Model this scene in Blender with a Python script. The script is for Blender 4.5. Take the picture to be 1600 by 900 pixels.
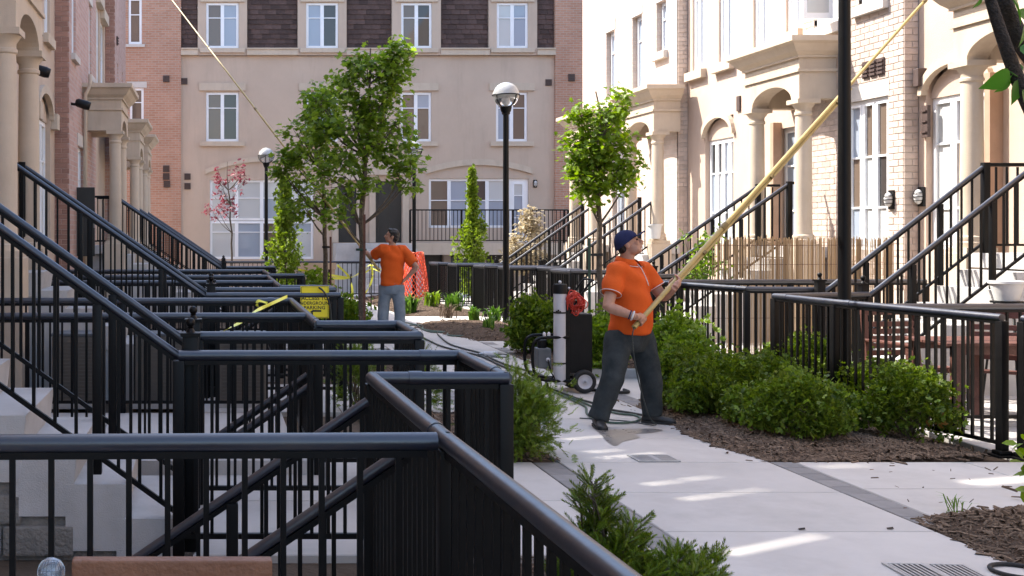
import bpy, bmesh, math, random
import numpy as np
from mathutils import Vector, Matrix, Quaternion
random.seed(7); RNG = np.random.default_rng(7)
for o in list(bpy.data.objects): bpy.data.objects.remove(o)
scene = bpy.context.scene
COL = scene.collection
rad = math.radians

# ---------------------------------------------------------------- camera
F, VX, HY, H = 1760.0, 330.0, 360.0, 1.70      # focal length in photo pixels, vanishing point, eye height
cam_d = bpy.data.cameras.new('camera'); cam = bpy.data.objects.new('camera', cam_d); COL.objects.link(cam)
cam_d.sensor_width = 36.0; cam_d.lens = 36.0 * F / 1600
cam_d.shift_x = (800 - VX) / 1600; cam_d.shift_y = -(450 - HY) / 1600
cam_d.clip_end = 1000; cam_d.clip_start = 0.05
cam.location = (0, 0, H); cam.rotation_euler = (rad(90), 0, 0)
scene.camera = cam
scene.render.resolution_x, scene.render.resolution_y = 1024, 576

# ---------------------------------------------------------------- sky, sun, exposure
SUN_EL = rad(50)
SUNH = Vector((0.66, -0.42, 0)).normalized()          # horizontal travel of the sunlight
w = bpy.data.worlds.new('World'); scene.world = w; w.use_nodes = True
nt = w.node_tree; bg = nt.nodes['Background']
sky = nt.nodes.new('ShaderNodeTexSky'); sky.sky_type = 'NISHITA'; sky.sun_disc = False
sky.sun_elevation = SUN_EL; sky.sun_rotation = math.atan2(-SUNH.x, -SUNH.y) % (2 * math.pi)
sky.air_density = 1.0; sky.dust_density = 1.9; sky.ozone_density = 1.0
nt.links.new(sky.outputs[0], bg.inputs[0]); bg.inputs[1].default_value = 0.15
sd = bpy.data.lights.new('sun', 'SUN'); sd.energy = 3.1; sd.angle = rad(0.55); sd.color = (1.0, 0.94, 0.85)
sun = bpy.data.objects.new('sun', sd); COL.objects.link(sun)
ldir = Vector((SUNH.x * math.cos(SUN_EL), SUNH.y * math.cos(SUN_EL), -math.sin(SUN_EL)))
sun.rotation_euler = ldir.to_track_quat('-Z', 'Y').to_euler()
sun.location = (-20, 20, 30)
vs = scene.view_settings
vs.view_transform = 'Standard'; vs.look = 'None'; vs.exposure = 1.95; vs.gamma = 1.0; vs.use_curve_mapping = False

# ---------------------------------------------------------------- helpers
def gz(y):                                             # the court falls gently away beyond 18 m
    return 0.0 if y < 18 else -0.018 * (min(y, 39) - 18)
def P(px, py, Y):                                      # photo pixel at depth Y -> point
    return Vector(((px - VX) * Y / F, Y, H - (py - HY) * Y / F))
def G(px, py, z=0.0):                                  # photo pixel on the ground
    Y = F * (H - z) / (py - HY)
    return Vector(((px - VX) * Y / F, Y, z))
WM = {}
def link(o, parent=None):
    COL.objects.link(o)
    if parent is not None:
        o.parent = parent
        o.matrix_parent_inverse = WM.get(parent.name, Matrix()).inverted()
    return o
def tag(o, label=None, cat=None, group=None, kind=None):
    if label: o['label'] = label
    if cat: o['category'] = cat
    if group: o['group'] = group
    if kind: o['kind'] = kind
    return o
def thing(name, label, cat, loc=(0, 0, 0), group=None, rz=0.0):
    o = bpy.data.objects.new(name, None); o.empty_display_size = 0.2
    COL.objects.link(o); o.location = loc; o.rotation_euler = (0, 0, rz)
    WM[o.name] = Matrix.Translation(Vector(loc)) @ Matrix.Rotation(rz, 4, 'Z')
    return tag(o, label, cat, group)
def inst(name, mesh, parent, loc=(0, 0, 0), rot=None, scale=None):     # shares mesh data
    o = bpy.data.objects.new(name, mesh); link(o, parent); o.location = loc
    if rot is not None: o.rotation_euler = rot
    if scale is not None: o.scale = scale
    return o

class MB:
    def __init__(s): s.v = []; s.f = []
    def add(s, vs_, fs):
        b = len(s.v); s.v += [tuple(v) for v in vs_]; s.f += [tuple(i + b for i in f) for f in fs]; return s
    def box(s, x0, y0, z0, x1, y1, z1, m=None):
        c = [(x0,y0,z0),(x1,y0,z0),(x1,y1,z0),(x0,y1,z0),(x0,y0,z1),(x1,y0,z1),(x1,y1,z1),(x0,y1,z1)]
        if m: c = [m(*p) for p in c]
        return s.add(c, [(0,3,2,1),(4,5,6,7),(0,1,5,4),(1,2,6,5),(2,3,7,6),(3,0,4,7)])
    def cbox(s, x0, y0, z0, x1, y1, z1, b=0.01):       # box with chamfered edges
        bm = bmesh.new(); bmesh.ops.create_cube(bm, size=1)
        for v in bm.verts: v.co = Vector(((x0+x1)/2+v.co.x*(x1-x0), (y0+y1)/2+v.co.y*(y1-y0), (z0+z1)/2+v.co.z*(z1-z0)))
        bmesh.ops.bevel(bm, geom=bm.edges[:], offset=b, segments=2, affect='EDGES', profile=0.6)
        bm.verts.index_update(); s.add([v.co for v in bm.verts], [[v.index for v in f.verts] for f in bm.faces]); bm.free(); return s
    def beam(s, p, q, w, h, up=(0, 0, 1)):
        p, q = Vector(p), Vector(q); d = (q - p).normalized(); up = Vector(up)
        if abs(d.dot(up)) > .99: up = Vector((0, 1, 0))
        a = d.cross(up).normalized() * w / 2; b = a.cross(d).normalized() * h / 2
        c = [p-a-b, p+a-b, p+a+b, p-a+b, q-a-b, q+a-b, q+a+b, q-a+b]
        return s.add(c, [(0,3,2,1),(4,5,6,7),(0,1,5,4),(1,2,6,5),(2,3,7,6),(3,0,4,7)])
    def tube(s, pts, r, n=8, caps=True, flat=1.0):
        pts = [Vector(p) for p in pts]; k = len(pts)
        rs = r if isinstance(r, (list, tuple)) else [r] * k
        b = len(s.v); prev = None
        for i, p in enumerate(pts):
            t = (pts[min(i+1, k-1)] - pts[max(i-1, 0)])
            t = t.normalized() if t.length > 1e-9 else Vector((0, 0, 1))
            if prev is None:
                u = Vector((0, 0, 1)) if abs(t.z) < .95 else Vector((0, 1, 0))
                a = t.cross(u).normalized()
            else:
                a = (prev - t * prev.dot(t))
                a = a.normalized() if a.length > 1e-6 else t.orthogonal().normalized()
            prev = a; c = t.cross(a)
            for j in range(n):
                th = 2 * math.pi * j / n
                s.v.append(tuple(p + (a * math.cos(th) + c * math.sin(th) * flat) * rs[i]))
        for i in range(k - 1):
            for j in range(n):
                j2 = (j + 1) % n
                s.f.append((b+i*n+j, b+i*n+j2, b+(i+1)*n+j2, b+(i+1)*n+j))
        if caps:
            s.f.append(tuple(b + j for j in reversed(range(n)))); s.f.append(tuple(b+(k-1)*n+j for j in range(n)))
        return s
    def lathe(s, prof, n=20, o=(0, 0, 0), axis='z', caps=True):
        b = len(s.v); o = Vector(o)
        for r, z in prof:
            for j in range(n):
                th = 2 * math.pi * j / n; x, y = r * math.cos(th), r * math.sin(th)
                p = (x, y, z) if axis == 'z' else ((z, x, y) if axis == 'x' else (x, z, y))
                s.v.append(tuple(o + Vector(p)))
        for i in range(len(prof) - 1):
            for j in range(n):
                j2 = (j + 1) % n
                s.f.append((b+i*n+j, b+i*n+j2, b+(i+1)*n+j2, b+(i+1)*n+j))
        if caps:
            s.f.append(tuple(b + j for j in reversed(range(n)))); s.f.append(tuple(b+(len(prof)-1)*n+j for j in range(n)))
        return s
    def prism(s, poly, m, w0, w1):                     # poly in (u,z), extruded along w from w0 to w1; m maps (u,w,z)
        n = len(poly)
        vs_ = [m(u, w0, z) for u, z in poly] + [m(u, w1, z) for u, z in poly]
        fs = [tuple(range(n)), tuple(reversed(range(n, 2*n)))] + [(i, n+i, n+(i+1) % n, (i+1) % n) for i in range(n)]
        return s.add(vs_, fs)
    def ball(s, c, r, n=14, m=10):
        c = Vector(c); rx, ry, rz = r if isinstance(r, (tuple, list)) else (r, r, r)
        b = len(s.v)
        for i in range(1, m):
            ph = math.pi * i / m
            for j in range(n):
                th = 2 * math.pi * j / n
                s.v.append((c.x+rx*math.sin(ph)*math.cos(th), c.y+ry*math.sin(ph)*math.sin(th), c.z-rz*math.cos(ph)))
        t0 = len(s.v); s.v.append((c.x, c.y, c.z-rz)); s.v.append((c.x, c.y, c.z+rz))
        for i in range(m - 2):
            for j in range(n): s.f.append((b+i*n+j, b+i*n+(j+1) % n, b+(i+1)*n+(j+1) % n, b+(i+1)*n+j))
        for j in range(n):
            s.f.append((t0, b+(j+1) % n, b+j)); s.f.append((t0+1, b+(m-2)*n+j, b+(m-2)*n+(j+1) % n))
        return s
    def mesh(s, name, mat, smooth=False):
        me = bpy.data.meshes.new(name); me.from_pydata(s.v, [], s.f); me.update()
        if mat: me.materials.append(mat)
        if smooth:
            me.polygons.foreach_set('use_smooth', [True] * len(me.polygons))
            if smooth == 'auto': me.set_sharp_from_angle(angle=rad(38))
        return me
    def build(s, name, mat, parent=None, smooth=False, kind=None):
        o = bpy.data.objects.new(name, s.mesh(name, mat, smooth)); link(o, parent)
        if kind: o['kind'] = kind
        return o
def np_mesh(name, verts, faces, mat, smooth=False):    # faces: (n,k) array
    me = bpy.data.meshes.new(name); verts = np.asarray(verts, np.float32); faces = np.asarray(faces, np.int32)
    k = faces.shape[1]
    me.vertices.add(len(verts)); me.vertices.foreach_set('co', verts.ravel())
    me.loops.add(faces.size); me.loops.foreach_set('vertex_index', faces.ravel())
    me.polygons.add(len(faces)); me.polygons.foreach_set('loop_start', np.arange(0, faces.size, k, dtype=np.int32))
    if smooth: me.polygons.foreach_set('use_smooth', np.ones(len(faces), bool))
    me.update(calc_edges=True)
    if mat: me.materials.append(mat)
    return me
def np_obj(name, verts, faces, mat, parent=None, kind=None, smooth=False):
    o = bpy.data.objects.new(name, np_mesh(name, verts, faces, mat, smooth)); link(o, parent)
    if kind: o['kind'] = kind
    return o
def frames(d, roll):                                   # d (n,3) unit x-axis; roll (n,) -> (n,3,3) columns x,y,z
    ref = np.tile(np.array([0., 0., 1.]), (len(d), 1)); ref[np.abs(d[:, 2]) > .95] = (0, 1, 0)
    y = np.cross(ref, d); y /= np.linalg.norm(y, axis=1)[:, None]; z = np.cross(d, y)
    c, s_ = np.cos(roll)[:, None], np.sin(roll)[:, None]
    return np.stack([d, y*c + z*s_, z*c - y*s_], axis=2)
def scatter(tv, tf, R, T, S):                          # template copies -> verts, faces
    n, k = len(T), len(tv)
    S = np.asarray(S); S = S[:, None, None] if S.ndim == 1 else S[:, None, :]
    v = np.einsum('nij,nkj->nki', R, tv[None] * S) + T[:, None, :]
    f = tf[None] + (np.arange(n) * k)[:, None, None]
    return v.reshape(-1, 3), f.reshape(-1, tf.shape[1])
def unit(a): return a / np.maximum(np.linalg.norm(a, axis=-1, keepdims=True), 1e-9)
def spline(pts, n=10):
    pts = [Vector(p) for p in pts]; out = []
    for i in range(len(pts) - 1):
        p0, p1, p2, p3 = pts[max(i-1, 0)], pts[i], pts[i+1], pts[min(i+2, len(pts)-1)]
        for k in range(n):
            t = k / n
            out.append(0.5*((2*p1)+(p2-p0)*t+(2*p0-5*p1+4*p2-p3)*t*t+(3*p1-p0-3*p2+p3)*t**3))
    out.append(pts[-1]); return out

# ---------------------------------------------------------------- materials
def newmat(name):
    m = bpy.data.materials.new(name); m.use_nodes = True
    return m, m.node_tree, m.node_tree.nodes['Principled BSDF']
def N(nt, t, **kw):
    n = nt.nodes.new(t)
    for k, v in kw.items(): setattr(n, k, v)
    return n
def rgba(c): return (c[0], c[1], c[2], 1)
def pmat(name, c1, c2=None, scale=6.0, rough=.7, bump=0.0, bscale=60.0, metal=0.0, spec=.5, island=0.0, stains=None, rough2=None, coat=0.0, streak=None):
    m, nt, b = newmat(name)
    tc = N(nt, 'ShaderNodeTexCoord'); b.inputs['Roughness'].default_value = rough
    b.inputs['Metallic'].default_value = metal; b.inputs['Specular IOR Level'].default_value = spec
    if coat: b.inputs['Coat Weight'].default_value = coat; b.inputs['Coat Roughness'].default_value = .12
    col = None
    if c2 is not None:
        no = N(nt, 'ShaderNodeTexNoise'); no.inputs['Scale'].default_value = scale; no.inputs['Detail'].default_value = 6
        no.inputs['Roughness'].default_value = .65
        nt.links.new(tc.outputs['Object'], no.inputs['Vector'])
        rp = N(nt, 'ShaderNodeValToRGB'); rp.color_ramp.elements[0].position = .32; rp.color_ramp.elements[1].position = .68
        rp.color_ramp.elements[0].color = rgba(c1); rp.color_ramp.elements[1].color = rgba(c2)
        nt.links.new(no.outputs['Fac'], rp.inputs[0]); col = rp.outputs[0]
        if rough2 is not None:
            mr = N(nt, 'ShaderNodeMapRange'); mr.inputs['To Min'].default_value = rough; mr.inputs['To Max'].default_value = rough2
            nt.links.new(no.outputs['Fac'], mr.inputs['Value']); nt.links.new(mr.outputs[0], b.inputs['Roughness'])
    if stains:
        sc, amount, sc_col = stains
        n2 = N(nt, 'ShaderNodeTexNoise'); n2.inputs['Scale'].default_value = sc; n2.inputs['Detail'].default_value = 8; n2.inputs['Roughness'].default_value = .7
        if streak:
            mp = N(nt, 'ShaderNodeMapping'); mp.inputs['Scale'].default_value = streak; nt.links.new(tc.outputs['Object'], mp.inputs['Vector']); nt.links.new(mp.outputs[0], n2.inputs['Vector'])
        else: nt.links.new(tc.outputs['Object'], n2.inputs['Vector'])
        r2 = N(nt, 'ShaderNodeValToRGB'); r2.color_ramp.elements[0].position = .5; r2.color_ramp.elements[1].position = .72
        r2.color_ramp.elements[0].color = (0, 0, 0, 1); r2.color_ramp.elements[1].color = (amount,) * 3 + (1,)
        nt.links.new(n2.outputs['Fac'], r2.inputs[0])
        mx = N(nt, 'ShaderNodeMix', data_type='RGBA'); nt.links.new(r2.outputs[0], mx.inputs[0])
        if col: nt.links.new(col, mx.inputs[6])
        else: mx.inputs[6].default_value = rgba(c1)
        mx.inputs[7].default_value = rgba(sc_col); col = mx.outputs[2]
    if island:
        ge = N(nt, 'ShaderNodeNewGeometry'); oi = N(nt, 'ShaderNodeObjectInfo')
        ad = N(nt, 'ShaderNodeMath', operation='ADD'); nt.links.new(ge.outputs['Random Per Island'], ad.inputs[0]); nt.links.new(oi.outputs['Random'], ad.inputs[1])
        fr = N(nt, 'ShaderNodeMath', operation='FRACT'); nt.links.new(ad.outputs[0], fr.inputs[0])
        mr = N(nt, 'ShaderNodeMapRange'); mr.inputs['To Min'].default_value = 1 - island; mr.inputs['To Max'].default_value = 1 + island
        nt.links.new(fr.outputs[0], mr.inputs['Value'])
        hs = N(nt, 'ShaderNodeHueSaturation'); nt.links.new(mr.outputs[0], hs.inputs['Value'])
        if col: nt.links.new(col, hs.inputs['Color'])
        else: hs.inputs['Color'].default_value = rgba(c1)
        col = hs.outputs[0]
    if col: nt.links.new(col, b.inputs['Base Color'])
    else: b.inputs['Base Color'].default_value = rgba(c1)
    if bump:
        nb = N(nt, 'ShaderNodeTexNoise'); nb.inputs['Scale'].default_value = bscale; nb.inputs['Detail'].default_value = 5
        nt.links.new(tc.outputs['Object'], nb.inputs['Vector'])
        bu = N(nt, 'ShaderNodeBump'); bu.inputs['Strength'].default_value = bump; bu.inputs['Distance'].default_value = .02
        nt.links.new(nb.outputs['Fac'], bu.inputs['Height']); nt.links.new(bu.outputs[0], b.inputs['Normal'])
    return m
def brickmat(name, c1, c2, mortar, bw=.225, rh=.078, rough=.85):
    m, nt, b = newmat(name); b.inputs['Roughness'].default_value = rough
    tc = N(nt, 'ShaderNodeTexCoord'); sp = N(nt, 'ShaderNodeSeparateXYZ'); nt.links.new(tc.outputs['Object'], sp.inputs[0])
    ad = N(nt, 'ShaderNodeMath', operation='ADD'); nt.links.new(sp.outputs[0], ad.inputs[0]); nt.links.new(sp.outputs[1], ad.inputs[1])
    cb = N(nt, 'ShaderNodeCombineXYZ'); nt.links.new(ad.outputs[0], cb.inputs[0]); nt.links.new(sp.outputs[2], cb.inputs[1])
    br = N(nt, 'ShaderNodeTexBrick'); nt.links.new(cb.outputs[0], br.inputs['Vector'])
    br.inputs['Color1'].default_value = rgba(c1); br.inputs['Color2'].default_value = rgba(c2); br.inputs['Mortar'].default_value = rgba(mortar)
    br.inputs['Scale'].default_value = 1; br.inputs['Brick Width'].default_value = bw; br.inputs['Row Height'].default_value = rh
    br.inputs['Mortar Size'].default_value = .009; br.inputs['Mortar Smooth'].default_value = .2; br.inputs['Bias'].default_value = -.1
    no = N(nt, 'ShaderNodeTexNoise'); no.inputs['Scale'].default_value = 1.3; no.inputs['Detail'].default_value = 7
    nt.links.new(tc.outputs['Object'], no.inputs['Vector'])
    mr = N(nt, 'ShaderNodeMapRange'); mr.inputs['To Min'].default_value = .78; mr.inputs['To Max'].default_value = 1.2; nt.links.new(no.outputs['Fac'], mr.inputs['Value'])
    hs = N(nt, 'ShaderNodeHueSaturation'); nt.links.new(br.outputs['Color'], hs.inputs['Color']); nt.links.new(mr.outputs[0], hs.inputs['Value'])
    nt.links.new(hs.outputs[0], b.inputs['Base Color'])
    bu = N(nt, 'ShaderNodeBump', invert=True); bu.inputs['Strength'].default_value = .6; bu.inputs['Distance'].default_value = .01
    nt.links.new(br.outputs['Fac'], bu.inputs['Height']); nt.links.new(bu.outputs[0], b.inputs['Normal'])
    return m
def leafmat(name, c1, c2, trans=.4, rough=.45):
    m, nt, b = newmat(name); out = nt.nodes['Material Output']
    ge = N(nt, 'ShaderNodeNewGeometry'); rp = N(nt, 'ShaderNodeValToRGB')
    rp.color_ramp.elements[0].color = rgba(c1); rp.color_ramp.elements[1].color = rgba(c2)
    nt.links.new(ge.outputs['Random Per Island'], rp.inputs[0]); nt.links.new(rp.outputs[0], b.inputs['Base Color'])
    b.inputs['Roughness'].default_value = rough; b.inputs['Specular IOR Level'].default_value = .35
    tr = N(nt, 'ShaderNodeBsdfTranslucent'); nt.links.new(rp.outputs[0], tr.inputs['Color'])
    hs = N(nt, 'ShaderNodeHueSaturation'); hs.inputs['Value'].default_value = 1.5; hs.inputs['Saturation'].default_value = 1.1
    nt.links.new(rp.outputs[0], hs.inputs['Color']); nt.links.new(hs.outputs[0], tr.inputs['Color'])
    mx = N(nt, 'ShaderNodeMixShader'); mx.inputs[0].default_value = trans
    nt.links.new(b.outputs[0], mx.inputs[1]); nt.links.new(tr.outputs[0], mx.inputs[2]); nt.links.new(mx.outputs[0], out.inputs[0])
    return m
M = {}
M['black'] = pmat('black_paint', (.0022, .0022, .0026), (.004, .004, .0046), 9, .38, .04, 25, spec=.20, rough2=.52)
M['rail'] = pmat('black_rail_sky_tint', (.006, .009, .020), (.010, .014, .028), 7, .28, .06, 18, spec=1.0, rough2=.46, stains=(4.0, .75, (.035, .032, .030)))  # base colour carries a blue tint imitating the sky reflected in the rails
M['blackmatte'] = pmat('black_matte', (.004, .004, .0045), (.008, .008, .0085), 12, .5, .05, 40, spec=.25)
M['stucco'] = pmat('stucco', (.49, .385, .30), (.55, .435, .34), .7, .92, .35, 90, spec=.2, stains=(1.6, .42, (.385, .30, .235)), streak=(1.6, 1.6, .22))
M['stucco_l'] = pmat('stucco_light', (.50, .385, .305), (.56, .44, .355), .8, .92, .3, 90, spec=.2, stains=(1.6, .3, (.42, .33, .27)), streak=(1.6, 1.6, .22))
M['trim'] = pmat('stucco_trim', (.50, .41, .315), (.57, .475, .37), 2.0, .88, .15, 90, spec=.2, stains=(2.2, .4, (.35, .285, .225)), streak=(2, 2, .3))
M['brick_red'] = brickmat('brick_red', (.40, .20, .125), (.47, .255, .17), (.42, .34, .28))
M['brick_pink'] = brickmat('brick_pink', (.43, .26, .21), (.50, .33, .28), (.45, .38, .34), .235, .09)
M['brick_obj'] = pmat('brick_face', (.50, .40, .335), (.57, .465, .395), 14, .88, .4, 120, island=.13)
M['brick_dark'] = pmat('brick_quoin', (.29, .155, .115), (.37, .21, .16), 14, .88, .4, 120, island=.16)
M['brick_pale'] = brickmat('brick_pale', (.50, .40, .335), (.57, .46, .39), (.54, .47, .41), .225, .088)
M['mortar'] = pmat('mortar', (.47, .41, .36), (.53, .465, .41), 10, .95, .3, 120)
M['stone'] = pmat('lintel_stone', (.50, .46, .42), (.57, .53, .48), 6, .85, .2, 80)
M['shingle'] = pmat('mansard_shingle', (.062, .036, .030), (.10, .064, .054), 6, .9, .4, 160, island=.35)
M['white'] = pmat('white_vinyl', (.80, .81, .82), (.86, .87, .88), 3, .35, .03, 30)
M['concrete'] = pmat('concrete_slab', (.445, .425, .398), (.515, .493, .465), 1.4, .88, .25, 220, spec=.3, stains=(1.1, .55, (.345, .325, .30)), island=.05)
M['step'] = pmat('concrete_step', (.44, .425, .405), (.54, .52, .50), 2.5, .9, .3, 150, spec=.25, stains=(2.0, .5, (.33, .31, .285)))
M['paver'] = pmat('paver', (.215, .21, .205), (.27, .26, .255), 9, .92, .4, 200, island=.10, spec=.3)
M['block'] = pmat('split_block', (.19, .175, .155), (.29, .27, .24), 9, .95, .8, 45, island=.14, spec=.2)
M['mulch'] = pmat('mulch_bed', (.05, .033, .023), (.11, .075, .052), 22, .95, 1.0, 70, spec=.2)
M['chip'] = pmat('mulch_chip', (.08, .053, .037), (.20, .145, .102), 30, .9, .2, 150, island=.45, spec=.2)
M['soil'] = pmat('soil', (.07, .05, .035), (.12, .09, .065), 5, .95, .6, 40, spec=.2)
M['bark'] = pmat('bark', (.085, .064, .048), (.16, .13, .10), 20, .9, .8, 60, spec=.2)
M['darkbark'] = pmat('dark_bark', (.022, .019, .017), (.06, .05, .043), 30, .85, .9, 90, spec=.3)
M['leaf_maple'] = leafmat('leaf_maple', (.085, .155, .018), (.225, .315, .05), .55)
M['leaf_lit'] = leafmat('leaf_lime', (.11, .18, .012), (.21, .31, .03), .45)
M['leaf_col'] = leafmat('leaf_column', (.10, .16, .012), (.25, .33, .045), .45)
M['leaf_yew'] = leafmat('needle_yew', (.040, .080, .008), (.155, .21, .022), .35, .5)
M['leaf_euo'] = leafmat('leaf_yellowgreen', (.06, .12, .010), (.20, .30, .025), .35)
M['leaf_tip'] = leafmat('needle_tip', (.11, .19, .018), (.20, .28, .035), .3, .45)
M['leaf_big'] = leafmat('leaf_redbud', (.035, .11, .015), (.075, .20, .025), .4, .4)
M['blossom'] = leafmat('pink_blossom', (.19, .038, .055), (.33, .085, .11), .3)
M['cream'] = leafmat('cream_blossom', (.34, .28, .17), (.60, .52, .36), .3)
M['rustleaf'] = leafmat('rust_leaf', (.30, .13, .03), (.48, .26, .08), .3)
M['grass'] = leafmat('grass', (.05, .13, .015), (.14, .24, .04), .3)
M['orange'] = pmat('orange_cloth', (.56, .085, .012), (.64, .105, .015), 5, .85, .25, 260, spec=.2)
M['denim'] = pmat('dark_denim', (.020, .026, .029), (.046, .054, .058), 7, .9, .35, 300, spec=.2)
M['denim_l'] = pmat('light_denim', (.15, .19, .235), (.23, .275, .32), 6, .9, .35, 300, spec=.2)
M['skin'] = pmat('skin', (.36, .19, .13), (.45, .25, .175), 14, .5, .06, 120, spec=.4)
M['hair'] = pmat('black_hair', (.008, .007, .006), (.018, .014, .012), 40, .5, .6, 120)
M['navy'] = pmat('navy_cap', (.012, .016, .055), (.020, .026, .080), 9, .85, .3, 300, spec=.2)
M['whitecloth'] = pmat('white_band', (.62, .62, .62), None, 1, .7)
M['shoe'] = pmat('black_shoe', (.012, .012, .013), (.025, .025, .026), 20, .5, .2, 120)
M['pole'] = pmat('yellow_pole', (.36, .26, .085), (.45, .335, .125), 8, .42, .03, 60, spec=.5)
M['pole_dark'] = pmat('pole_band', (.16, .11, .03), (.22, .15, .05), 8, .5)
M['hose'] = pmat('green_hose', (.035, .075, .055), (.06, .11, .085), 12, .45, .1, 60)
M['hose_dark'] = pmat('black_hose', (.018, .024, .023), (.035, .043, .042), 12, .45, .1, 60)
M['alu'] = pmat('white_cylinder', (.52, .52, .55), (.60, .60, .62), 3, .35, .03, 40, spec=.5)
M['steel'] = pmat('grey_steel', (.28, .29, .30), (.38, .39, .40), 8, .38, .05, 60, metal=.7)
M['greyplastic'] = pmat('grey_plastic', (.075, .085, .095), (.11, .12, .13), 6, .5, .06, 60)
M['rubber'] = pmat('rubber', (.012, .012, .012), (.022, .022, .022), 20, .75, .3, 90)
M['redcord'] = pmat('red_cord', (.50, .035, .018), (.62, .06, .03), 12, .45)
M['yellow'] = pmat('yellow_sign', (.80, .66, .015), (.86, .72, .02), 3, .5)
M['tape'] = pmat('caution_tape', (.74, .72, .05), (.82, .80, .10), 6, .4)
M['ink'] = pmat('black_ink', (.008, .008, .008), None, 1, .6)
M['net'] = pmat('orange_net', (.88, .10, .035), (.95, .15, .05), 6, .5)
M['wood'] = pmat('cedar_wood', (.19, .085, .045), (.27, .13, .07), 9, .6, .3, 60, island=.12)
M['redwood'] = pmat('red_stained_wood', (.085, .032, .024), (.14, .055, .040), 9, .55, .3, 60, island=.15)
M['lumber'] = pmat('plain_lumber', (.42, .30, .20), (.50, .36, .25), 6, .75, .2, 60)
M['reed'] = leafmat('reed', (.26, .175, .10), (.46, .33, .20), .28, .8)
M['terracotta'] = pmat('terracotta_paint', (.36, .23, .155), (.42, .27, .185), 6, .7)
M['vent'] = pmat('brown_vent', (.055, .035, .03), (.08, .05, .042), 8, .6)
M['ac'] = pmat('condenser_beige', (.115, .10, .082), (.15, .13, .108), 5, .6, .05, 60)
M['door'] = pmat('black_door', (.010, .011, .011), (.016, .017, .017), 5, .4)
M['galv'] = pmat('galvanised', (.33, .34, .35), (.45, .46, .47), 14, .45, .1, 60, metal=.5)
M['pot'] = pmat('white_pot', (.55, .55, .54), (.64, .64, .62), 5, .6)
M['roof'] = pmat('roof_felt', (.09, .085, .08), (.13, .12, .115), 5, .95)
M['stake'] = pmat('green_stake', (.010, .045, .03), (.02, .06, .04), 8, .5)
M['rust'] = pmat('rusty_stake', (.085, .03, .02), (.12, .05, .035), 20, .8)
def glassmat(name, c, rough=.04, spec=.42):
    m, nt, b = newmat(name); b.inputs['Base Color'].default_value = rgba(c); b.inputs['Roughness'].default_value = rough
    b.inputs['Specular IOR Level'].default_value = spec; b.inputs['IOR'].default_value = 1.6
    tc = N(nt, 'ShaderNodeTexCoord'); no = N(nt, 'ShaderNodeTexNoise'); no.inputs['Scale'].default_value = 1.6; no.inputs['Detail'].default_value = 1
    nt.links.new(tc.outputs['Object'], no.inputs['Vector'])
    bu = N(nt, 'ShaderNodeBump'); bu.inputs['Strength'].default_value = .12; bu.inputs['Distance'].default_value = .02
    nt.links.new(no.outputs['Fac'], bu.inputs['Height']); nt.links.new(bu.outputs[0], b.inputs['Normal'])
    return m
M['g_dark'] = glassmat('glass_dark_room', (.045, .042, .04))
M['g_brown'] = glassmat('glass_brown_room', (.14, .105, .08))
M['g_blue'] = glassmat('glass_blue_curtain', (.30, .345, .41))
M['g_white'] = glassmat('glass_white_blind', (.50, .51, .50))
M['globe'] = None
def globemat():
    m, nt, b = newmat('globe_acrylic'); b.inputs['Base Color'].default_value = (.93, .93, .94, 1); b.inputs['Roughness'].default_value = .06
    b.inputs['Transmission Weight'].default_value = .85; b.inputs['IOR'].default_value = 1.45
    return m
M['globe'] = globemat()
def clearglass():
    m, nt, b = newmat('clear_ball'); b.inputs['Base Color'].default_value = (.75, .85, .95, 1); b.inputs['Roughness'].default_value = .02
    b.inputs['Transmission Weight'].default_value = .9; b.inputs['IOR'].default_value = 1.45
    return m
M['ball'] = clearglass()
# ================================================================ THE SETTING: ground, paths, beds
def hole_sheet(name, xs, ys, holes, z, mat):
    v, f, idx = [], [], {}
    def vid(x, y):
        if (x, y) not in idx: idx[(x, y)] = len(v); v.append((x, y, z + gz(y)))
        return idx[(x, y)]
    for i in range(len(xs) - 1):
        for j in range(len(ys) - 1):
            cx, cy = (xs[i]+xs[i+1])/2, (ys[j]+ys[j+1])/2
            if any(a < cx < b and c < cy < d for a, b, c, d in holes): continue
            f.append((vid(xs[i], ys[j]), vid(xs[i+1], ys[j]), vid(xs[i+1], ys[j+1]), vid(xs[i], ys[j+1])))
    me = bpy.data.meshes.new(name); me.from_pydata(v, [], f); me.update(); me.materials.append(mat)
    o = bpy.data.objects.new(name, me); COL.objects.link(o); o['kind'] = 'structure'; return o
WELLS = [(-1.55, .62, 3.62, 4.88), (-1.55, .62, 7.95, 8.52), (-1.55, .62, 13.1, 14.1)]
xs = sorted(set([-300, -60, -10, 60, 300, -2.6, 2.4] + [w_[0] for w_ in WELLS] + [w_[1] for w_ in WELLS]))
ys = sorted(set([-200, -30, 0, 18, 24, 30, 39, 60, 400] + [w_[2] for w_ in WELLS] + [w_[3] for w_ in WELLS]))
hole_sheet('ground', xs, ys, WELLS, -0.045, M['soil'])
for x0, x1, y0, y1 in WELLS:                            # stairwells down to the basement doors
    o = MB()
    t = .12
    o.box(x0-t, y0-t, -1.6, x1+t, y0, .10); o.box(x0-t, y1, -1.6, x1+t, y1+t, .10)
    o.box(x1, y0, -1.6, x1+t, y1, .10); o.box(x0-t, y0, -1.6, x0, y1, .10)
    o.box(x0, y0, -1.7, x1, y1, -1.55)
    b = o.build('stairwell', M['step']); b['kind'] = 'structure'
    for k in range(7):
        MB().box(x1-.02-.28*(k+1), y0+.01, -1.55, x1-.02-.28*k, y1-.01, -.2*(k+1)).build('step', M['step'], b)

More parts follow.
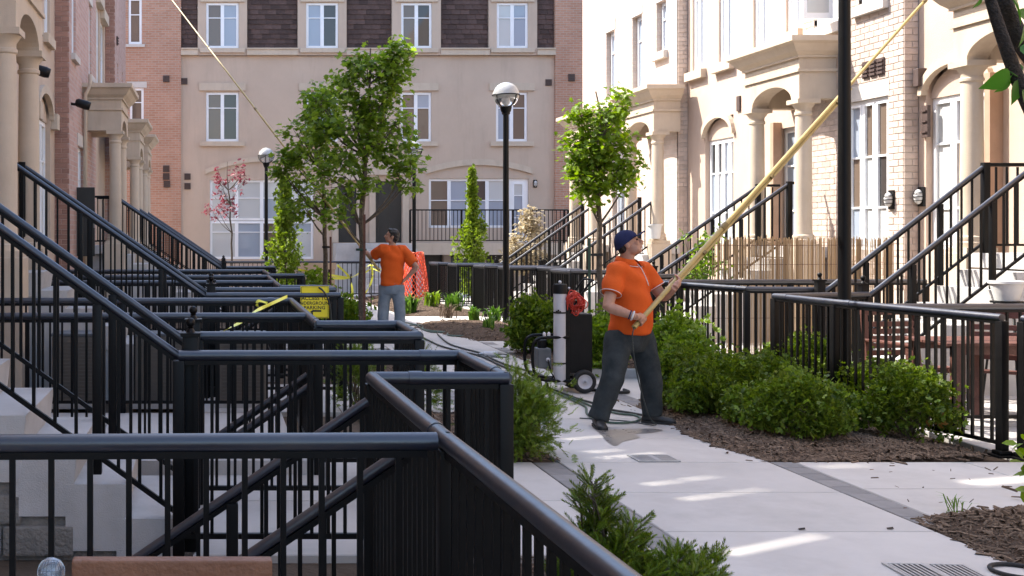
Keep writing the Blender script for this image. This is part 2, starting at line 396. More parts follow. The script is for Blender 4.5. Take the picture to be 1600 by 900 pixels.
def slab_mb(x0, x1, y0, y1, th=.09, c=.006):
    z00, z11 = gz(y0), gz(y1)
    m = MB(); b = [(x0, y0, z00-th), (x1, y0, z00-th), (x1, y1, z11-th), (x0, y1, z11-th)]
    mid = [(x0, y0, z00-c), (x1, y0, z00-c), (x1, y1, z11-c), (x0, y1, z11-c)]
    top = [(x0+c, y0+c, z00), (x1-c, y0+c, z00), (x1-c, y1-c, z11), (x0+c, y1-c, z11)]
    fs = [(8, 9, 10, 11), (3, 2, 1, 0)]
    for k in (0, 4):
        for i in range(4): fs.append((k+i, k+(i+1) % 4, k+4+(i+1) % 4, k+4+i))
    return m.add(b+mid+top, fs)
def paving(name, x0, x1, y0, y1, nx, ny, g=.004):
    root = bpy.data.objects.new(name, None); COL.objects.link(root); root['kind'] = 'structure'
    for i in range(nx):
        for j in range(ny):
            a, b = x0+(x1-x0)*i/nx, x0+(x1-x0)*(i+1)/nx; c, d = y0+(y1-y0)*j/ny, y0+(y1-y0)*(j+1)/ny
            slab_mb(a+g, b-g, c+g, d-g).build('slab', M['concrete'], root)
    return root
paving('path', 2.555, 4.095, 1.6, 34.9, 1, 35)
paving('side_walk', -.1, 2.355, 5.9, 8.27, 2, 2)
paving('side_walk', 4.285, 9.25, 6.55, 8.27, 4, 2)
paving('side_walk', 4.285, 8.7, 11.35, 12.95, 4, 1)
paving('side_walk', 4.10, 8.7, 16.05, 17.3, 4, 1)
paving('side_walk', 4.10, 8.7, 21.6, 23.6, 4, 1)
paving('side_walk', -.1, 2.55, 10.55, 12.45, 2, 1)
paving('side_walk', -.1, 2.55, 16.3, 18.0, 2, 1)
paving('patio', 6.05, 9.25, 8.30, 11.3, 2, 2)
paving('patio', 6.05, 9.25, 13.0, 16.0, 2, 2)
paving('patio', 6.05, 9.25, 17.35, 21.5, 2, 3)
paving('patio', 6.2, 9.25, 23.7, 34, 2, 5)
paving('patio', -2.5, .66, 8.66, 10.5, 2, 1)
paving('patio', -2.5, .66, -1.5, 3.5, 2, 3)
paving('patio', -2.5, .66, 14.3, 15.8, 2, 1)
paving('side_walk', -2.5, 2.5, 31.0, 36.5, 3, 3)
paving('side_walk', 4.15, 12.5, 34.0, 37.4, 4, 2)
# rows of small pavers edging the path
def paver_strip(x0, x1, y0, y1):
    root = bpy.data.objects.new('paver_edging', None); COL.objects.link(root); root['kind'] = 'structure'
    n = round((y1 - y0) / .2); me = None
    for k in range(n):
        a, b = y0+(y1-y0)*k/n, y0+(y1-y0)*(k+1)/n
        if me is None: me = slab_mb(x0+.003-(x0+x1)/2, x1-.003-(x0+x1)/2, .003, (y1-y0)/n-.003, .09, .004).mesh('paver', M['paver'])
        inst('paver', me, root, ((x0+x1)/2, a, random.uniform(-.003, .0015)), (random.uniform(-.006, .006), random.uniform(-.008, .008), 0))
paver_strip(2.36, 2.55, 2.4, 8.27); paver_strip(4.10, 4.28, 6.5, 8.27); paver_strip(4.10, 4.28, 10.6, 12.95); paver_strip(4.10, 4.28, 14.6, 17.3)
paver_strip(2.36, 2.55, 10.4, 14.2)
MB().cbox(4.12, 12.96, -.1, 6.0, 13.08, .10, .012).build('kerb', M['step'])['kind'] = 'structure'
for o in [x for x in bpy.data.objects if x.name.startswith('kerb')]: o['kind'] = 'structure'

# mulch beds: a lumpy sheet with loose bark chips over it
def point_in(poly, x, y):
    c = False; n = len(poly)
    for i in range(n):
        x1, y1 = poly[i]; x2, y2 = poly[(i+1) % n]
        if (y1 > y) != (y2 > y) and x < (x2-x1)*(y-y1)/(y2-y1)+x1: c = not c
    return c
def edge_dist(poly, P_):
    d = np.full(len(P_), 9.9)
    for i in range(len(poly)):
        a = np.array(poly[i]); b = np.array(poly[(i+1) % len(poly)]); ab = b-a
        t = np.clip(((P_-a)@ab)/(ab@ab), 0, 1); d = np.minimum(d, np.linalg.norm(P_-(a+t[:, None]*ab), axis=1))
    return d
def lump(x, y):
    return (np.sin(x*3.1+1.3)*np.cos(y*2.7+.4)+.6*np.sin(x*7.3+y*5.1)+.4*np.sin(x*13.7-y*11.3+2))/2
def bed_z(poly, pts, hgt):
    d = edge_dist(poly, pts)
    return -.035+np.minimum(d/.22, 1)*.05+np.minimum(d/.7, 1)*hgt*(1+.25*lump(pts[:, 0], pts[:, 1]))+np.array([gz(y) for y in pts[:, 1]])
BEDS = []
def mulch_bed(poly, hgt, chips, step=.08, size=1.0):
    px, py = [p[0] for p in poly], [p[1] for p in poly]
    # wavy outline
    fine = []
    for i in range(len(poly)):
        a, b = np.array(poly[i]), np.array(poly[(i+1) % len(poly)]); n = max(1, int(np.linalg.norm(b-a)/.12))
        for k in range(n):
            q = a+(b-a)*k/n; fine.append((q[0]+(.02*math.sin(q[1]*9+q[0]*5) if k else 0), q[1]+(.02*math.sin(q[0]*11+q[1]*3) if k else 0)))
    bm = bmesh.new(); vs_ = [bm.verts.new((x, y, 0)) for x, y in fine]; bm.faces.new(vs_)
    bmesh.ops.triangulate(bm, faces=bm.faces[:])
    for _ in range(8):
        le = [e for e in bm.edges if e.calc_length() > step*2]
        if not le: break
        bmesh.ops.subdivide_edges(bm, edges=le, cuts=1); bmesh.ops.triangulate(bm, faces=bm.faces[:])
    pts = np.array([(v.co.x, v.co.y) for v in bm.verts]); z = bed_z(fine, pts, hgt)
    for v, zz in zip(bm.verts, z): v.co.z = zz+random.uniform(-.006, .006)
    bmesh.ops.recalc_face_normals(bm, faces=bm.faces[:])
    me = bpy.data.meshes.new('mulch_bed'); bm.to_mesh(me); bm.free(); me.materials.append(M['mulch'])
    me.polygons.foreach_set('use_smooth', [True]*len(me.polygons))
    o = bpy.data.objects.new('mulch_bed', me); COL.objects.link(o); o['kind'] = 'structure'
    P_ = []
    while len(P_) < chips:
        c = RNG.uniform((min(px)-.03, min(py)-.03), (max(px)+.03, max(py)+.03), (chips, 2))
        P_ += [p for p in c if point_in(fine, p[0], p[1]) or RNG.random() < .012]
    P_ = np.array(P_[:chips]); z = np.maximum(bed_z(fine, P_, hgt), np.array([gz(y) for y in P_[:, 1]])+.003)+.003
    d = np.c_[RNG.normal(size=(chips, 2)), RNG.normal(size=chips)*.28]; d = unit(d)
    tv = np.array([(-1, -.22, -.1), (1, -.16, -.1), (1, .2, -.08), (-1, .17, -.1), (-.85, -.12, .12), (.8, -.12, .14), (.85, .13, .12), (-.9, .1, .1)])
    tf = np.array([(4, 5, 6, 7), (0, 1, 5, 4), (1, 2, 6, 5), (2, 3, 7, 6), (3, 0, 4, 7)])
    L = RNG.gamma(2.6, .0062, chips)*size+.005
    v, f = scatter(tv, tf, frames(d, RNG.uniform(-.7, .7, chips)), np.c_[P_, z], L)
    tag(np_obj('mulch_chips', v, f, M['chip']), 'loose brown bark mulch chips lying on the planting bed', 'mulch', kind='stuff')
    BEDS.append((fine, hgt))
def bz(x, y):
    for fine, h in BEDS:
        if point_in(fine, x, y): return float(bed_z(fine, np.array([(x, y)]), h)[0])
    return gz(y)
mulch_bed([(4.08, 8.26), (4.95, 8.33), (5.86, 8.52), (5.70, 10.0), (5.6, 11.3), (4.30, 11.3), (4.14, 10.9), (4.02, 9.9), (3.95, 9.2), (4.0, 8.7)], .05, 20000)
mulch_bed([(4.12, 6.62), (4.32, 6.72), (5.1, 6.98), (6.6, 7.45), (6.6, 3.2), (4.14, 3.2), (4.06, 5.0), (4.05, 6.0)], .16, 18000)
mulch_bed([(1.36, 8.28), (2.58, 8.30), (2.55, 8.6), (2.38, 9.4), (2.36, 10.5), (1.36, 10.5)], .05, 2600)
mulch_bed([(.80, 1.6), (2.34, 1.6), (2.34, 5.86), (1.36, 5.86), (1.36, 5.05), (.80, 4.95)], .04, 2600)
mulch_bed([(4.14, 13.1), (5.58, 13.1), (5.58, 16.0), (4.3, 16.0), (4.1, 15.2), (4.02, 14.2)], .05, 2600)
mulch_bed([(4.0, 17.35), (5.66, 17.35), (5.66, 21.5), (3.95, 21.5), (3.6, 20.2), (3.75, 18.6)], .08, 2500, .12)
mulch_bed([(4.3, 23.7), (5.66, 23.7), (6.1, 33.8), (4.6, 33.8), (4.2, 28)], .08, 2200, .2)
mulch_bed([(1.40, 13.0), (2.36, 13.0), (2.36, 16.2), (1.40, 16.2)], .04, 700, .12)
mulch_bed([(1.0, 18.1), (2.5, 18.1), (2.5, 30.9), (1.0, 30.9)], .06, 2000, .2)

# drain grates set into the slabs
def grate(cx, cy, wx, wy, label, rz=0.0):
    t = thing('drain_grate', label, 'drain grate', (cx, cy, .004), 'metal drain grates in the path', rz)
    fr = MB(); a, b = wx/2, wy/2
    for x0, y0, x1, y1 in ((-a, -b, a, -b+.018), (-a, b-.018, a, b), (-a, -b+.018, -a+.018, b-.018), (a-.018, -b+.018, a, b-.018), (-.02, -b+.018, .02, b-.018)):
        fr.box(x0, y0, -.003, x1, y1, .006)
    def loc(m): o = bpy.data.objects.new('frame', m); COL.objects.link(o); o.parent = t; return o
    loc(fr.mesh('frame', M['galv']))
    MB_ = MB().box(-a+.01, -b+.01, -.0025, a-.01, b-.01, -.0015); o = loc(MB_.mesh('pit', M['ink'])); o.name = 'pit'
    me = MB().box(-.006, -b+.018, -.001, .006, b-.018, .0045).mesh('bar', M['galv'])
    for k in range(14):
        x = -a+.03+(wx-.06)*k/13
        if abs(x) > .026: o = bpy.data.objects.new('bar', me); COL.objects.link(o); o.parent = t; o.location = (x, 0, 0)
g1 = G(1021, 717); grate(g1.x, g1.y, .31, .24, 'small metal drain grate in the path in front of the worker')
g2 = G(1460, 893); grate(g2.x, g2.y-.02, .40, .26, 'larger metal drain grate at the bottom right of the path', rad(-4))
# black ring (rim of a half-buried pipe) and scraps
c = G(1592, 896)
ring = MB(); ring.tube([(c.x+.12*math.cos(a), c.y+.12*math.sin(a), .012) for a in [2*math.pi*k/28 for k in range(29)]], .011, 8, False)
tag(ring.build('black_ring', M['rubber'], None, True), 'black rubber ring lying on the path by the mulch corner', 'ring')
sc = [(1252, 828), (1390, 827), (1169, 807), (1340, 760), (1045, 757), (1230, 640), (1100, 800), (1300, 880), (980, 690)]
for k, (a, b) in enumerate(sc[:2]):
    p = G(a, b); m = MB().add([(p.x-.02, p.y-.01, .003), (p.x+.018, p.y-.012, .006), (p.x+.025, p.y+.01, .012), (p.x-.01, p.y+.014, .006)], [(0, 1, 2, 3)])
    tag(m.build('dry_leaf', M['darkbark']), ['curled dark dead leaf on the bare path slab', 'tiny dark leaf scrap near the paver edging'][k], 'leaf')

# wet mark by the worker's feet
pts = [G(a, b) for a, b in ((925, 668), (950, 672), (1000, 670), (1035, 672), (1022, 676), (990, 679), (1000, 684), (975, 690), (962, 697), (948, 690), (940, 680))]
pd_ = MB().add([(p.x, p.y, .0035) for p in spline(pts+[pts[0]], 5)[:-1]], [tuple(range(55))]); pdo = pd_.build('puddle', pmat('wet_concrete', (.17, .16, .15), (.24, .23, .22), 9, .12, .05, 60, rough2=.5)); pdo['kind'] = 'structure'
# ================================================================ BUILDINGS
def FL(X):                                              # left facade: u = Y, w outwards (+X)
    return lambda u, w_, z: (X + w_, u, z)
def FR(X):                                              # right facade
    return lambda u, w_, z: (X - w_, u, z)
def FB(Y):                                              # back facade: u = X, w towards the camera
    return lambda u, w_, z: (u, Y - w_, z)
def wall(parent, m, u0, u1, z0, z1, ops, mat, name='wall', depth=.16, back=.3):
    us = sorted(set([u0, u1] + [x for o in ops for x in o[:2]])); zs = sorted(set([z0, z1] + [x for o in ops for x in o[2:4]]))
    us = [u for u in us if u0 <= u <= u1]; zs = [z for z in zs if z0 <= z <= z1]
    b = MB(); idx = {}
    def vid(u, z):
        if (u, z) not in idx: idx[(u, z)] = len(b.v); b.v.append(m(u, 0, z))
        return idx[(u, z)]
    for i in range(len(us)-1):
        for j in range(len(zs)-1):
            cu, cz = (us[i]+us[i+1])/2, (zs[j]+zs[j+1])/2
            if any(o[0] < cu < o[1] and o[2] < cz < o[3] for o in ops): continue
            b.f.append((vid(us[i], zs[j]), vid(us[i+1], zs[j]), vid(us[i+1], zs[j+1]), vid(us[i], zs[j+1])))
    for a, c, e, g in [o[:4] for o in ops]:              # reveals
        for q in (((a, 0, e), (a, 0, g), (a, -depth, g), (a, -depth, e)), ((c, 0, e), (c, 0, g), (c, -depth, g), (c, -depth, e)),
                  ((a, 0, e), (c, 0, e), (c, -depth, e), (a, -depth, e)), ((a, 0, g), (c, 0, g), (c, -depth, g), (a, -depth, g))):
            b.add([m(*p) for p in q], [(0, 1, 2, 3)])
    # a solid core behind the face (keeps light out)
    for q in (((u0, 0, z0), (u0, 0, z1), (u0, -back, z1), (u0, -back, z0)), ((u1, 0, z0), (u1, 0, z1), (u1, -back, z1), (u1, -back, z0)),
              ((u0, 0, z1), (u1, 0, z1), (u1, -back, z1), (u0, -back, z1)), ((u0, -back, z0), (u1, -back, z0), (u1, -back, z1), (u0, -back, z1))):
        b.add([m(*p) for p in q], [(0, 1, 2, 3)])
    return b.build(name, mat, parent)
PANES = ['g_dark', 'g_brown', 'g_blue', 'g_white']
def window(parent, m, u0, u1, z0, z1, lights=2, trans=.30, d=.10, panes=None, door=False, fw=.055, name='window', bot=None):
    """white framed casement window (or glazed door) set d behind the wall face"""
    fr = MB()
    def bar(a, c, e, g, w0=-d-.05, w1=-d+.012): fr.box(a, w0, e, c, w1, g, m)
    e = .004
    bar(u0+e, u0+fw, z0+e, z1-e); bar(u1-fw, u1-e, z0+e, z1-e); bar(u0+fw, u1-fw, z0+e, z0+fw); bar(u0+fw, u1-fw, z1-fw, z1-e)
    iw = (u1-u0-2*fw); ps = []
    for k in range(lights):
        a = u0+fw+iw*k/lights; c = u0+fw+iw*(k+1)/lights
        if k: bar(a-fw*.55, a+fw*.55, z0+fw, z1-fw, -d-.048, -d+.010)
        a2 = a+(fw*.55 if k else 0); c2 = c-(fw*.55 if k < lights-1 else 0); s = fw*.5
        # sash
        for q in ((a2, a2+s, z0+fw, z1-fw), (c2-s, c2, z0+fw, z1-fw), (a2+s, c2-s, z0+fw, z0+fw+s), (a2+s, c2-s, z1-fw-s, z1-fw)): bar(*q, -d-.03, -d+.022)
        zt = z1-fw-s-(z1-z0-2*fw)*trans; zb = z0+fw+s
        rows = [(zb, zt-.014), (zt+.014, z1-fw-s)] if trans else [(zb, z1-fw-s)]
        if trans: bar(a2+s, c2-s, zt-.014, zt+.014, -d-.03, -d+.015)
        if bot:
            zz = zb+(zt-zb)*bot; bar(a2+s, c2-s, zz-.014, zz+.014, -d-.03, -d+.014)
            rows = [(zb, zz-.014), (zz+.014, zt-.014)] + rows[1:]
        pm = (panes[k % len(panes)] if panes else random.choice(PANES))
        for i_, r in enumerate(rows): ps.append((a2+s, c2-s, r[0], r[1], pm if (i_ == 0 or random.random() < .62) else random.choice(PANES)))
    w_ = fr.build(name, M['white'], parent)
    for a, c, e2, g, pm in ps:
        MB().box(a-.004, -d-.024, e2-.004, c+.004, -d-.012, g+.004, m).build('pane', M[pm], w_)
    return w_
def slabpiece(parent, m, name, mat, u0, u1, z0, z1, w0, w1):
    return MB().box(u0, w0, z0, u1, w1, z1, m).build(name, mat, parent)
def arch_pts(u0, u1, zs, rise, n=14):
    c = (u0+u1)/2; h = (u1-u0)/2
    return [(c-h*math.cos(math.pi*k/n), zs+rise*math.sin(math.pi*k/n)) for k in range(n+1)]
def arch_head(parent, m, u0, u1, zs, rise, over=.12, th=.14, w0=-.02, w1=.07, name='arch_lintel', mat='trim', seg=False):
    def pts(a, c, z, r):
        n = 16
        if not seg: return arch_pts(a, c, z, r, n)
        return [(a+(c-a)*k/n, z+r*(1-(2*k/n-1)**2)) for k in range(n+1)]
    A = pts(u0-over, u1+over, zs+(th if seg else 0), rise+(0 if seg else th)); B = pts(u0, u1, zs, rise)
    if seg: B = pts(u0-over, u1+over, zs, rise)
    o = MB()
    for k in range(len(A)-1):
        o.prism([B[k], B[k+1], A[k+1], A[k]], m, w0, w1)
    return o.build(name, M[mat], parent)
def arch_fill(parent, m, u0, u1, zs, rise, w0, w1, mat, name='arch_panel'):
    return MB().prism(arch_pts(u0, u1, zs, rise), m, w0, w1).build(name, mat, parent)
def spandrel(b, m, u0, u1, zs, zt, rise, w0, w1):       # solid above an arched opening
    A = arch_pts(u0, u1, zs, rise, 18)
    for k in range(len(A)-1): b.prism([A[k], A[k+1], (A[k+1][0], zt), (A[k][0], zt)], m, w0, w1)
COLPROF = [(.165, 0), (.165, .06), (.15, .075), (.155, .10), (.15, .125), (.13, .14), (.122, .20), (.122, .7), (.112, 1.86), (.108, 1.92),
           (.125, 1.935), (.125, 1.965), (.112, 1.98), (.114, 2.03), (.15, 2.08), (.165, 2.10)]
COLMESH = None
def portico(parent, m, uc, wc, zfl=1.45, half=.72, wb=0.0, offz=0.0):
    """porch: two round columns, arched front, flared cornice.  uc centre along the facade, wc column distance from the wall"""
    global COLMESH
    zc = 3.67+offz
    if COLMESH is None:
        b = MB(); b.lathe(COLPROF, 20); b.box(-.17, -.17, 2.10, .17, .17, 2.165); b.box(-.18, -.18, -.06, .18, .18, 0)
        COLMESH = b.mesh('column', M['trim'], 'auto')
    po = MB()
    t = .13
    z1 = 4.28+offz
    for s in (-1, 1):                                   # side lintels back to the wall
        po.box(uc+s*half-t, wb, zc+.0, uc+s*half+t, wc-t, z1, m)
    a, c = uc-half-t, uc+half+t
    po.box(a, wc-t, zc, uc-half+.10, wc+t, z1, m); po.box(uc+half-.10, wc-t, zc, c, wc+t, z1, m)
    spandrel(po, m, uc-half+.10, uc+half-.10, zc, z1, .26, wc-t, wc+t)
    po.box(a+.01, wb, z1-.05, c-.01, wc-t-.01, z1-.01, m)              # soffit
    e = po.build('portico', M['trim'], parent)
    # raised band, cornice, roof plate
    bnd = MB()
    zb = zc+.40
    bnd.box(a-.03, wb, zb, c+.03, wc+t+.03, zb+.045, m)
    bnd.build('band', M['trim'], e)
    cor = MB(); ov = .22
    lo = [(a, wb), (c, wb), (c, wc+t), (a, wc+t)]
    def ring(o_, z): return [m(a-o_, wb, z), m(c+o_, wb, z), m(c+o_, wc+t+o_, z), m(a-o_, wc+t+o_, z)]
    prof = [(.0, z1), (.035, z1), (.035, z1+.03), (.10, z1+.09), (.17, z1+.19), (ov, z1+.22), (ov, z1+.30), (.0, z1+.33)]
    vs_ = []
    for o_, z in prof: vs_ += ring(o_, z)
    fs = []
    for k in range(len(prof)-1):
        for i in range(4): fs.append((4*k+i, 4*k+(i+1) % 4, 4*k+4+(i+1) % 4, 4*k+4+i))
    fs.append(tuple(4*(len(prof)-1)+i for i in range(4))); fs.append((3, 2, 1, 0))
    cor.add(vs_, fs).build('cornice', M['trim'], e)
    for s in (-1, 1):
        p = m(uc+s*half, wc, 1.50+offz); inst('column', COLMESH, e, p)
        pd = MB(); q = m(uc+s*half, wc, 0)
        pd.cbox(q[0]-.2, q[1]-.2, gz(q[1])-.05, q[0]+.2, q[1]+.2, 1.44+offz, .012)
        pd.build('pedestal', M['trim'], e)
    return e
def bricks(parent, m, u0, u1, z0, z1, ops, limit, key, bw=.225, rh=.088, g=.010, mat='brick_obj', proud=.008):
    """a running-bond face of single bricks: the ones showing largest are objects, the rest one stuff part"""
    rows = int((z1-z0)/rh); cells = []
    for r in range(rows):
        u = u0 - (bw/2 if r % 2 else 0)
        while u < u1-.01:
            a, c = max(u, u0), min(u+bw, u1); e = z0+r*rh
            if c-a > .04: cells.append([a+g/2, c-g/2, e+g/2, e+rh-g/2])
            u += bw
    out = []
    for a, c, e, f in cells:
        k = True
        for o in ops:
            if a < o[1] and c > o[0] and e < o[3] and f > o[2]:
                if a < o[0]-.03 and c > o[0]: c = o[0]
                elif c > o[1]+.03 and a < o[1]: a = o[1]
                else: k = False
        if k: out.append((a, c, e, f))
    out.sort(key=key); rest = MB(); cache = {}
    for i, (a, c, e, f) in enumerate(out):
        if i < limit:
            kk = round(c-a, 3)
            if kk not in cache:
                h = (f-e)/2; w_ = (c-a)/2; ch = .004; x = MB()
                o_ = m(0, 0, 0)
                def loc(u, v, z): p = m(u, v, z); return (p[0]-o_[0], p[1]-o_[1], p[2]-o_[2])
                bk = [(-w_, -.05, -h), (w_, -.05, -h), (w_, -.05, h), (-w_, -.05, h)]
                md = [(-w_, proud-ch, -h), (w_, proud-ch, -h), (w_, proud-ch, h), (-w_, proud-ch, h)]
                tp = [(-w_+ch, proud, -h+ch), (w_-ch, proud, -h+ch), (w_-ch, proud, h-ch), (-w_+ch, proud, h-ch)]
                fs = [(8, 9, 10, 11)]
                for q in (0, 4):
                    for j in range(4): fs.append((q+j, q+(j+1) % 4, q+4+(j+1) % 4, q+4+j))
                x.add([loc(*p) for p in bk+md+tp], fs); cache[kk] = x.mesh('brick', M[mat])
            inst('brick', cache[kk], parent, m((a+c)/2, random.uniform(-.002, .002), (e+f)/2))
        else: rest.box(a, -.05, e, c, proud+random.uniform(-.002, .002), f, m)
    if rest.v:
        o = rest.build('brick_courses', M[mat], parent); o['kind'] = 'stuff'
def vent(parent, m, u, z, wd=.2, ht=.2, n=1):
    for k in range(n):
        uu = u+k*(wd+.03)
        b = MB(); b.box(uu-wd/2, -.01, z-ht/2, uu+wd/2, .035, z+ht/2, m); o = b.build('vent', M['vent'], parent)
        for j in range(3):
            zz = z-ht/2+ht*(j+.5)/3
            MB().box(uu-wd/2+.012, .035, zz-.012, uu+wd/2-.012, .055, zz+.006, m).build('louvre', M['vent'], o)
def bulkhead(m, u, z, label, parent_w=0.0):
    b = MB(); b.box(u-.06, -.01, z-.13, u+.06, .03, z+.13, m); x = thing('wall_lamp', label, 'wall lamp', m(u, 0, z), 'bulkhead wall lamps')
    b.build('backplate', M['blackmatte'], x)
    g = MB(); p = m(u, .06, z); g.ball(p, (.055, .055, .10)); g.build('glass', M['pot'], x, True)
    c = MB()
    for s in (-.05, 0, .05): c.tube([m(u-.065, .02, z+s), m(u-.05, .10, z+s), m(u, .125, z+s), m(u+.05, .10, z+s), m(u+.065, .02, z+s)], .006, 6)
    c.build('cage', M['blackmatte'], x, True)
def spotlight(m, u, z, label):
    x = thing('security_light', label, 'light', m(u, 0, z), 'black security lights')
    b = MB(); b.tube([m(u, -.02, z), m(u, .12, z-.02)], .025, 8); b.build('bracket', M['blackmatte'], x, True)
    p0, p1 = Vector(m(u, .08, z+.03)), Vector(m(u+.02, .34, z-.05))
    MB().tube([p0, p0+(p1-p0)*.15, p0+(p1-p0)*.75, p1], [.05, .075, .085, .07], 12).build('housing', M['blackmatte'], x, True)

# ---------------------------------------------------------------- the block closing the court
YB = 38.0; sB = F/YB
bx = lambda p: (p-VX)/sB
bzz = lambda p: H-(p-HY)/sB
gB = gz(YB)
mB = FB(YB)
back = thing('apartment_block', 'beige stucco block with dark shingle mansard closing the far end of the courtyard', 'building', (8, YB, gB))
wins = [(322, 373), (478, 528), (626, 674), (775, 824)]
ops_top = [(bx(a), bx(b), bzz(76), bzz(5)) for a, b in wins]
ops_mid = [(bx(a), bx(b), bzz(221), bzz(144)) for a, b in wins]
gl = (bx(328), bx(490), bzz(405), bzz(281)); gr_ = (bx(670), bx(794), bzz(356), bzz(279)); gd = (bx(795), bx(826), bzz(378), bzz(279))
doors = [(bx(529), bx(557), bzz(379), bzz(291)), (bx(587), bx(628), bzz(379), bzz(283))]
wall(back, mB, bx(283), bx(866), gB-.3, bzz(87), ops_mid+[gl, gr_, gd]+doors, M['stucco'], depth=.2)
# top floor: piers round the windows, shingled mansard panels between them
segs = [(283, 309, 's'), (309, 386, 'w'), (386, 465, 's'), (465, 541, 'w'), (541, 612, 's'), (612, 688, 'w'), (688, 763, 's'), (763, 838, 'w'), (838, 866, 's')]
k = 0
shm = {}
for a, b, t in segs:
    if t == 'w':
        wall(back, FB(YB-.10), bx(a), bx(b), bzz(87), 11.2, [ops_top[k]], M['stucco'], 'dormer_wall', .16, .5)
        window(back, FB(YB-.10), *ops_top[k], 2, .30, .06, [['g_brown', 'g_blue'], ['g_blue', 'g_dark'], ['g_brown', 'g_dark'], ['g_white', 'g_blue']][k])
        slabpiece(back, FB(YB-.10), 'sill', M['trim'], ops_top[k][0]-.2, ops_top[k][1]+.2, bzz(83), bzz(76)-.004, .0, .07)
        slabpiece(back, FB(YB-.10), 'lintel', M['trim'], ops_top[k][0]-.2, ops_top[k][1]+.2, bzz(4), bzz(-10), .002, .06)
        k += 1
    else:
        u0, u1 = bx(a)+.01, bx(b)-.01
        slabpiece(back, FB(YB+.06), 'mansard', M['vent'], u0, u1, bzz(77), 11.0, -.2, .0)
        slabpiece(back, mB, 'ledge', M['trim'], u0-.013, u1+.013, bzz(87)+.005, bzz(78), -.05, .16)
        slabpiece(back, mB, 'ledge_cap', M['trim'], u0-.014, u1+.014, bzz(78)+.002, bzz(76), -.05, .20)
        r = 0; z = bzz(76)+.01
        while z < 9.75:
            u = u0-(.17 if r % 2 else 0)-.05*(r % 3)
            while u < u1-.02:
                w_ = .30; p0, p1 = max(u, u0), min(u+w_-.006, u1)
                if p1-p0 > .03:
                    key = (round(p1-p0, 2))
                    if key not in shm:
                        hw = (p1-p0)/2
                        shm[key] = MB().add([(-hw, -.035, 0), (hw, -.035, 0), (hw, -.004, .19), (-hw, -.004, .19), (-hw, -.0, 0), (hw, -.0, 0)],
                                            [(0, 1, 2, 3), (0, 4, 5, 1), (0, 3, 4), (1, 5, 2)]).mesh('shingle', M['shingle'])
                    inst('shingle', shm[key], back, ((p0+p1)/2, YB+.06+random.uniform(-.006, .002), z))
                u += w_
            z += .165; r += 1
        slabpiece(back, FB(YB+.05), 'upper_mansard', M['shingle'], u0, u1, 9.95, 11.0, -.2, .0)
for i, o in enumerate(ops_mid):
    window(back, mB, *o, 2, .29, .06, [['g_brown', 'g_dark'], ['g_dark', 'g_blue'], ['g_brown', 'g_brown'], ['g_blue', 'g_brown']][i])
    slabpiece(back, mB, 'sill', M['trim'], o[0]-.2, o[1]+.2, o[2]-.16, o[2]-.003, -.02, .09)
    slabpiece(back, mB, 'lintel', M['trim'], o[0]-.23, o[1]+.23, o[3]+.05, o[3]+.30, -.02, .06)
w1 = window(back, mB, gl[0], gl[1], gl[2]+1.30, gl[3], 4, .42, .08, ['g_white', 'g_white', 'g_blue', 'g_white'], name='window')
window(back, mB, gl[0], gl[1], gl[2], gl[2]+1.29, 4, .25, .08, ['g_white', 'g_blue', 'g_brown', 'g_white'])
window(back, mB, gr_[0], gr_[1], gr_[2], gr_[3], 4, .42, .08, ['g_brown', 'g_blue', 'g_blue', 'g_blue'])
window(back, mB, gd[0], gd[1], gd[2], gd[3], 1, .2, .08, ['g_blue'], fw=.13, name='glazed_door', bot=.45)
arch_head(back, mB, gl[0], bx(500), bzz(272), .42, .15, .16, -.02, .07, seg=True)
arch_head(back, mB, gr_[0], bx(826), bzz(272), .30, .12, .20, -.02, .08, seg=True)
for d in doors:
    o = slabpiece(back, mB, 'front_door', M['door'], d[0], d[1], d[2], d[3], -.15, -.10)
    for (a, b, c_, e) in ((.12, .45, .1, .42), (.55, .88, .1, .42), (.12, .45, .5, .93), (.55, .88, .5, .93)):
        wd, ht = d[1]-d[0], d[3]-d[2]
        slabpiece(o, mB, 'panel', M['door'], d[0]+a*wd, d[0]+b*wd, d[2]+c_*ht, d[2]+e*ht, -.10, -.085)
    slabpiece(back, mB, 'door_surround', M['trim'], d[0]-.22, d[0]-.02, d[2], d[3]+.2, -.01, .08)
    slabpiece(back, mB, 'door_surround', M['trim'], d[1]+.02, d[1]+.22, d[2], d[3]+.2, -.01, .08)
    slabpiece(back, mB, 'door_head', M['trim'], d[0]-.3, d[1]+.3, d[3]+.205, d[3]+.42, -.01, .13)
# balcony slab over the garage opening, low walls, stairs to the doors
slabpiece(back, mB, 'balcony', M['trim'], bx(629), bx(880), bzz(397), bzz(379), -.02, 1.15)
slabpiece(back, mB, 'garage_opening', M['door'], bx(664), bx(868), gB, bzz(398), -.02, .012)
for x in (640, 690, 745, 800, 855):
    slabpiece(back, mB, 'pier', M['stucco'], bx(x), bx(x)+.24, gB, bzz(397)-.002, .03, .32)
slabpiece(back, mB, 'garage_door', M['greyplastic'], bx(697), bx(744), gB, bzz(402), .013, .06)
slabpiece(back, mB, 'parapet', M['trim'], bx(120), bx(1300), 11.2, 11.5, -.4, .25)
slabpiece(back, mB, 'roof', M['roof'], bx(120), bx(1300), 11.0, 11.19, -9, -.32)
slabpiece(back, mB, 'rear_wall', M['brick_red'], bx(120), bx(1300), gB-.3, 10.99, -9.3, -9.01)
slabpiece(back, mB, 'end_wall', M['brick_red'], bx(120), bx(120)+.3, gB-.3, 10.99, -9.0, -.33)
slabpiece(back, mB, 'end_wall', M['brick_red'], bx(1300)-.3, bx(1300), gB-.3, 10.99, -9.0, -.33)
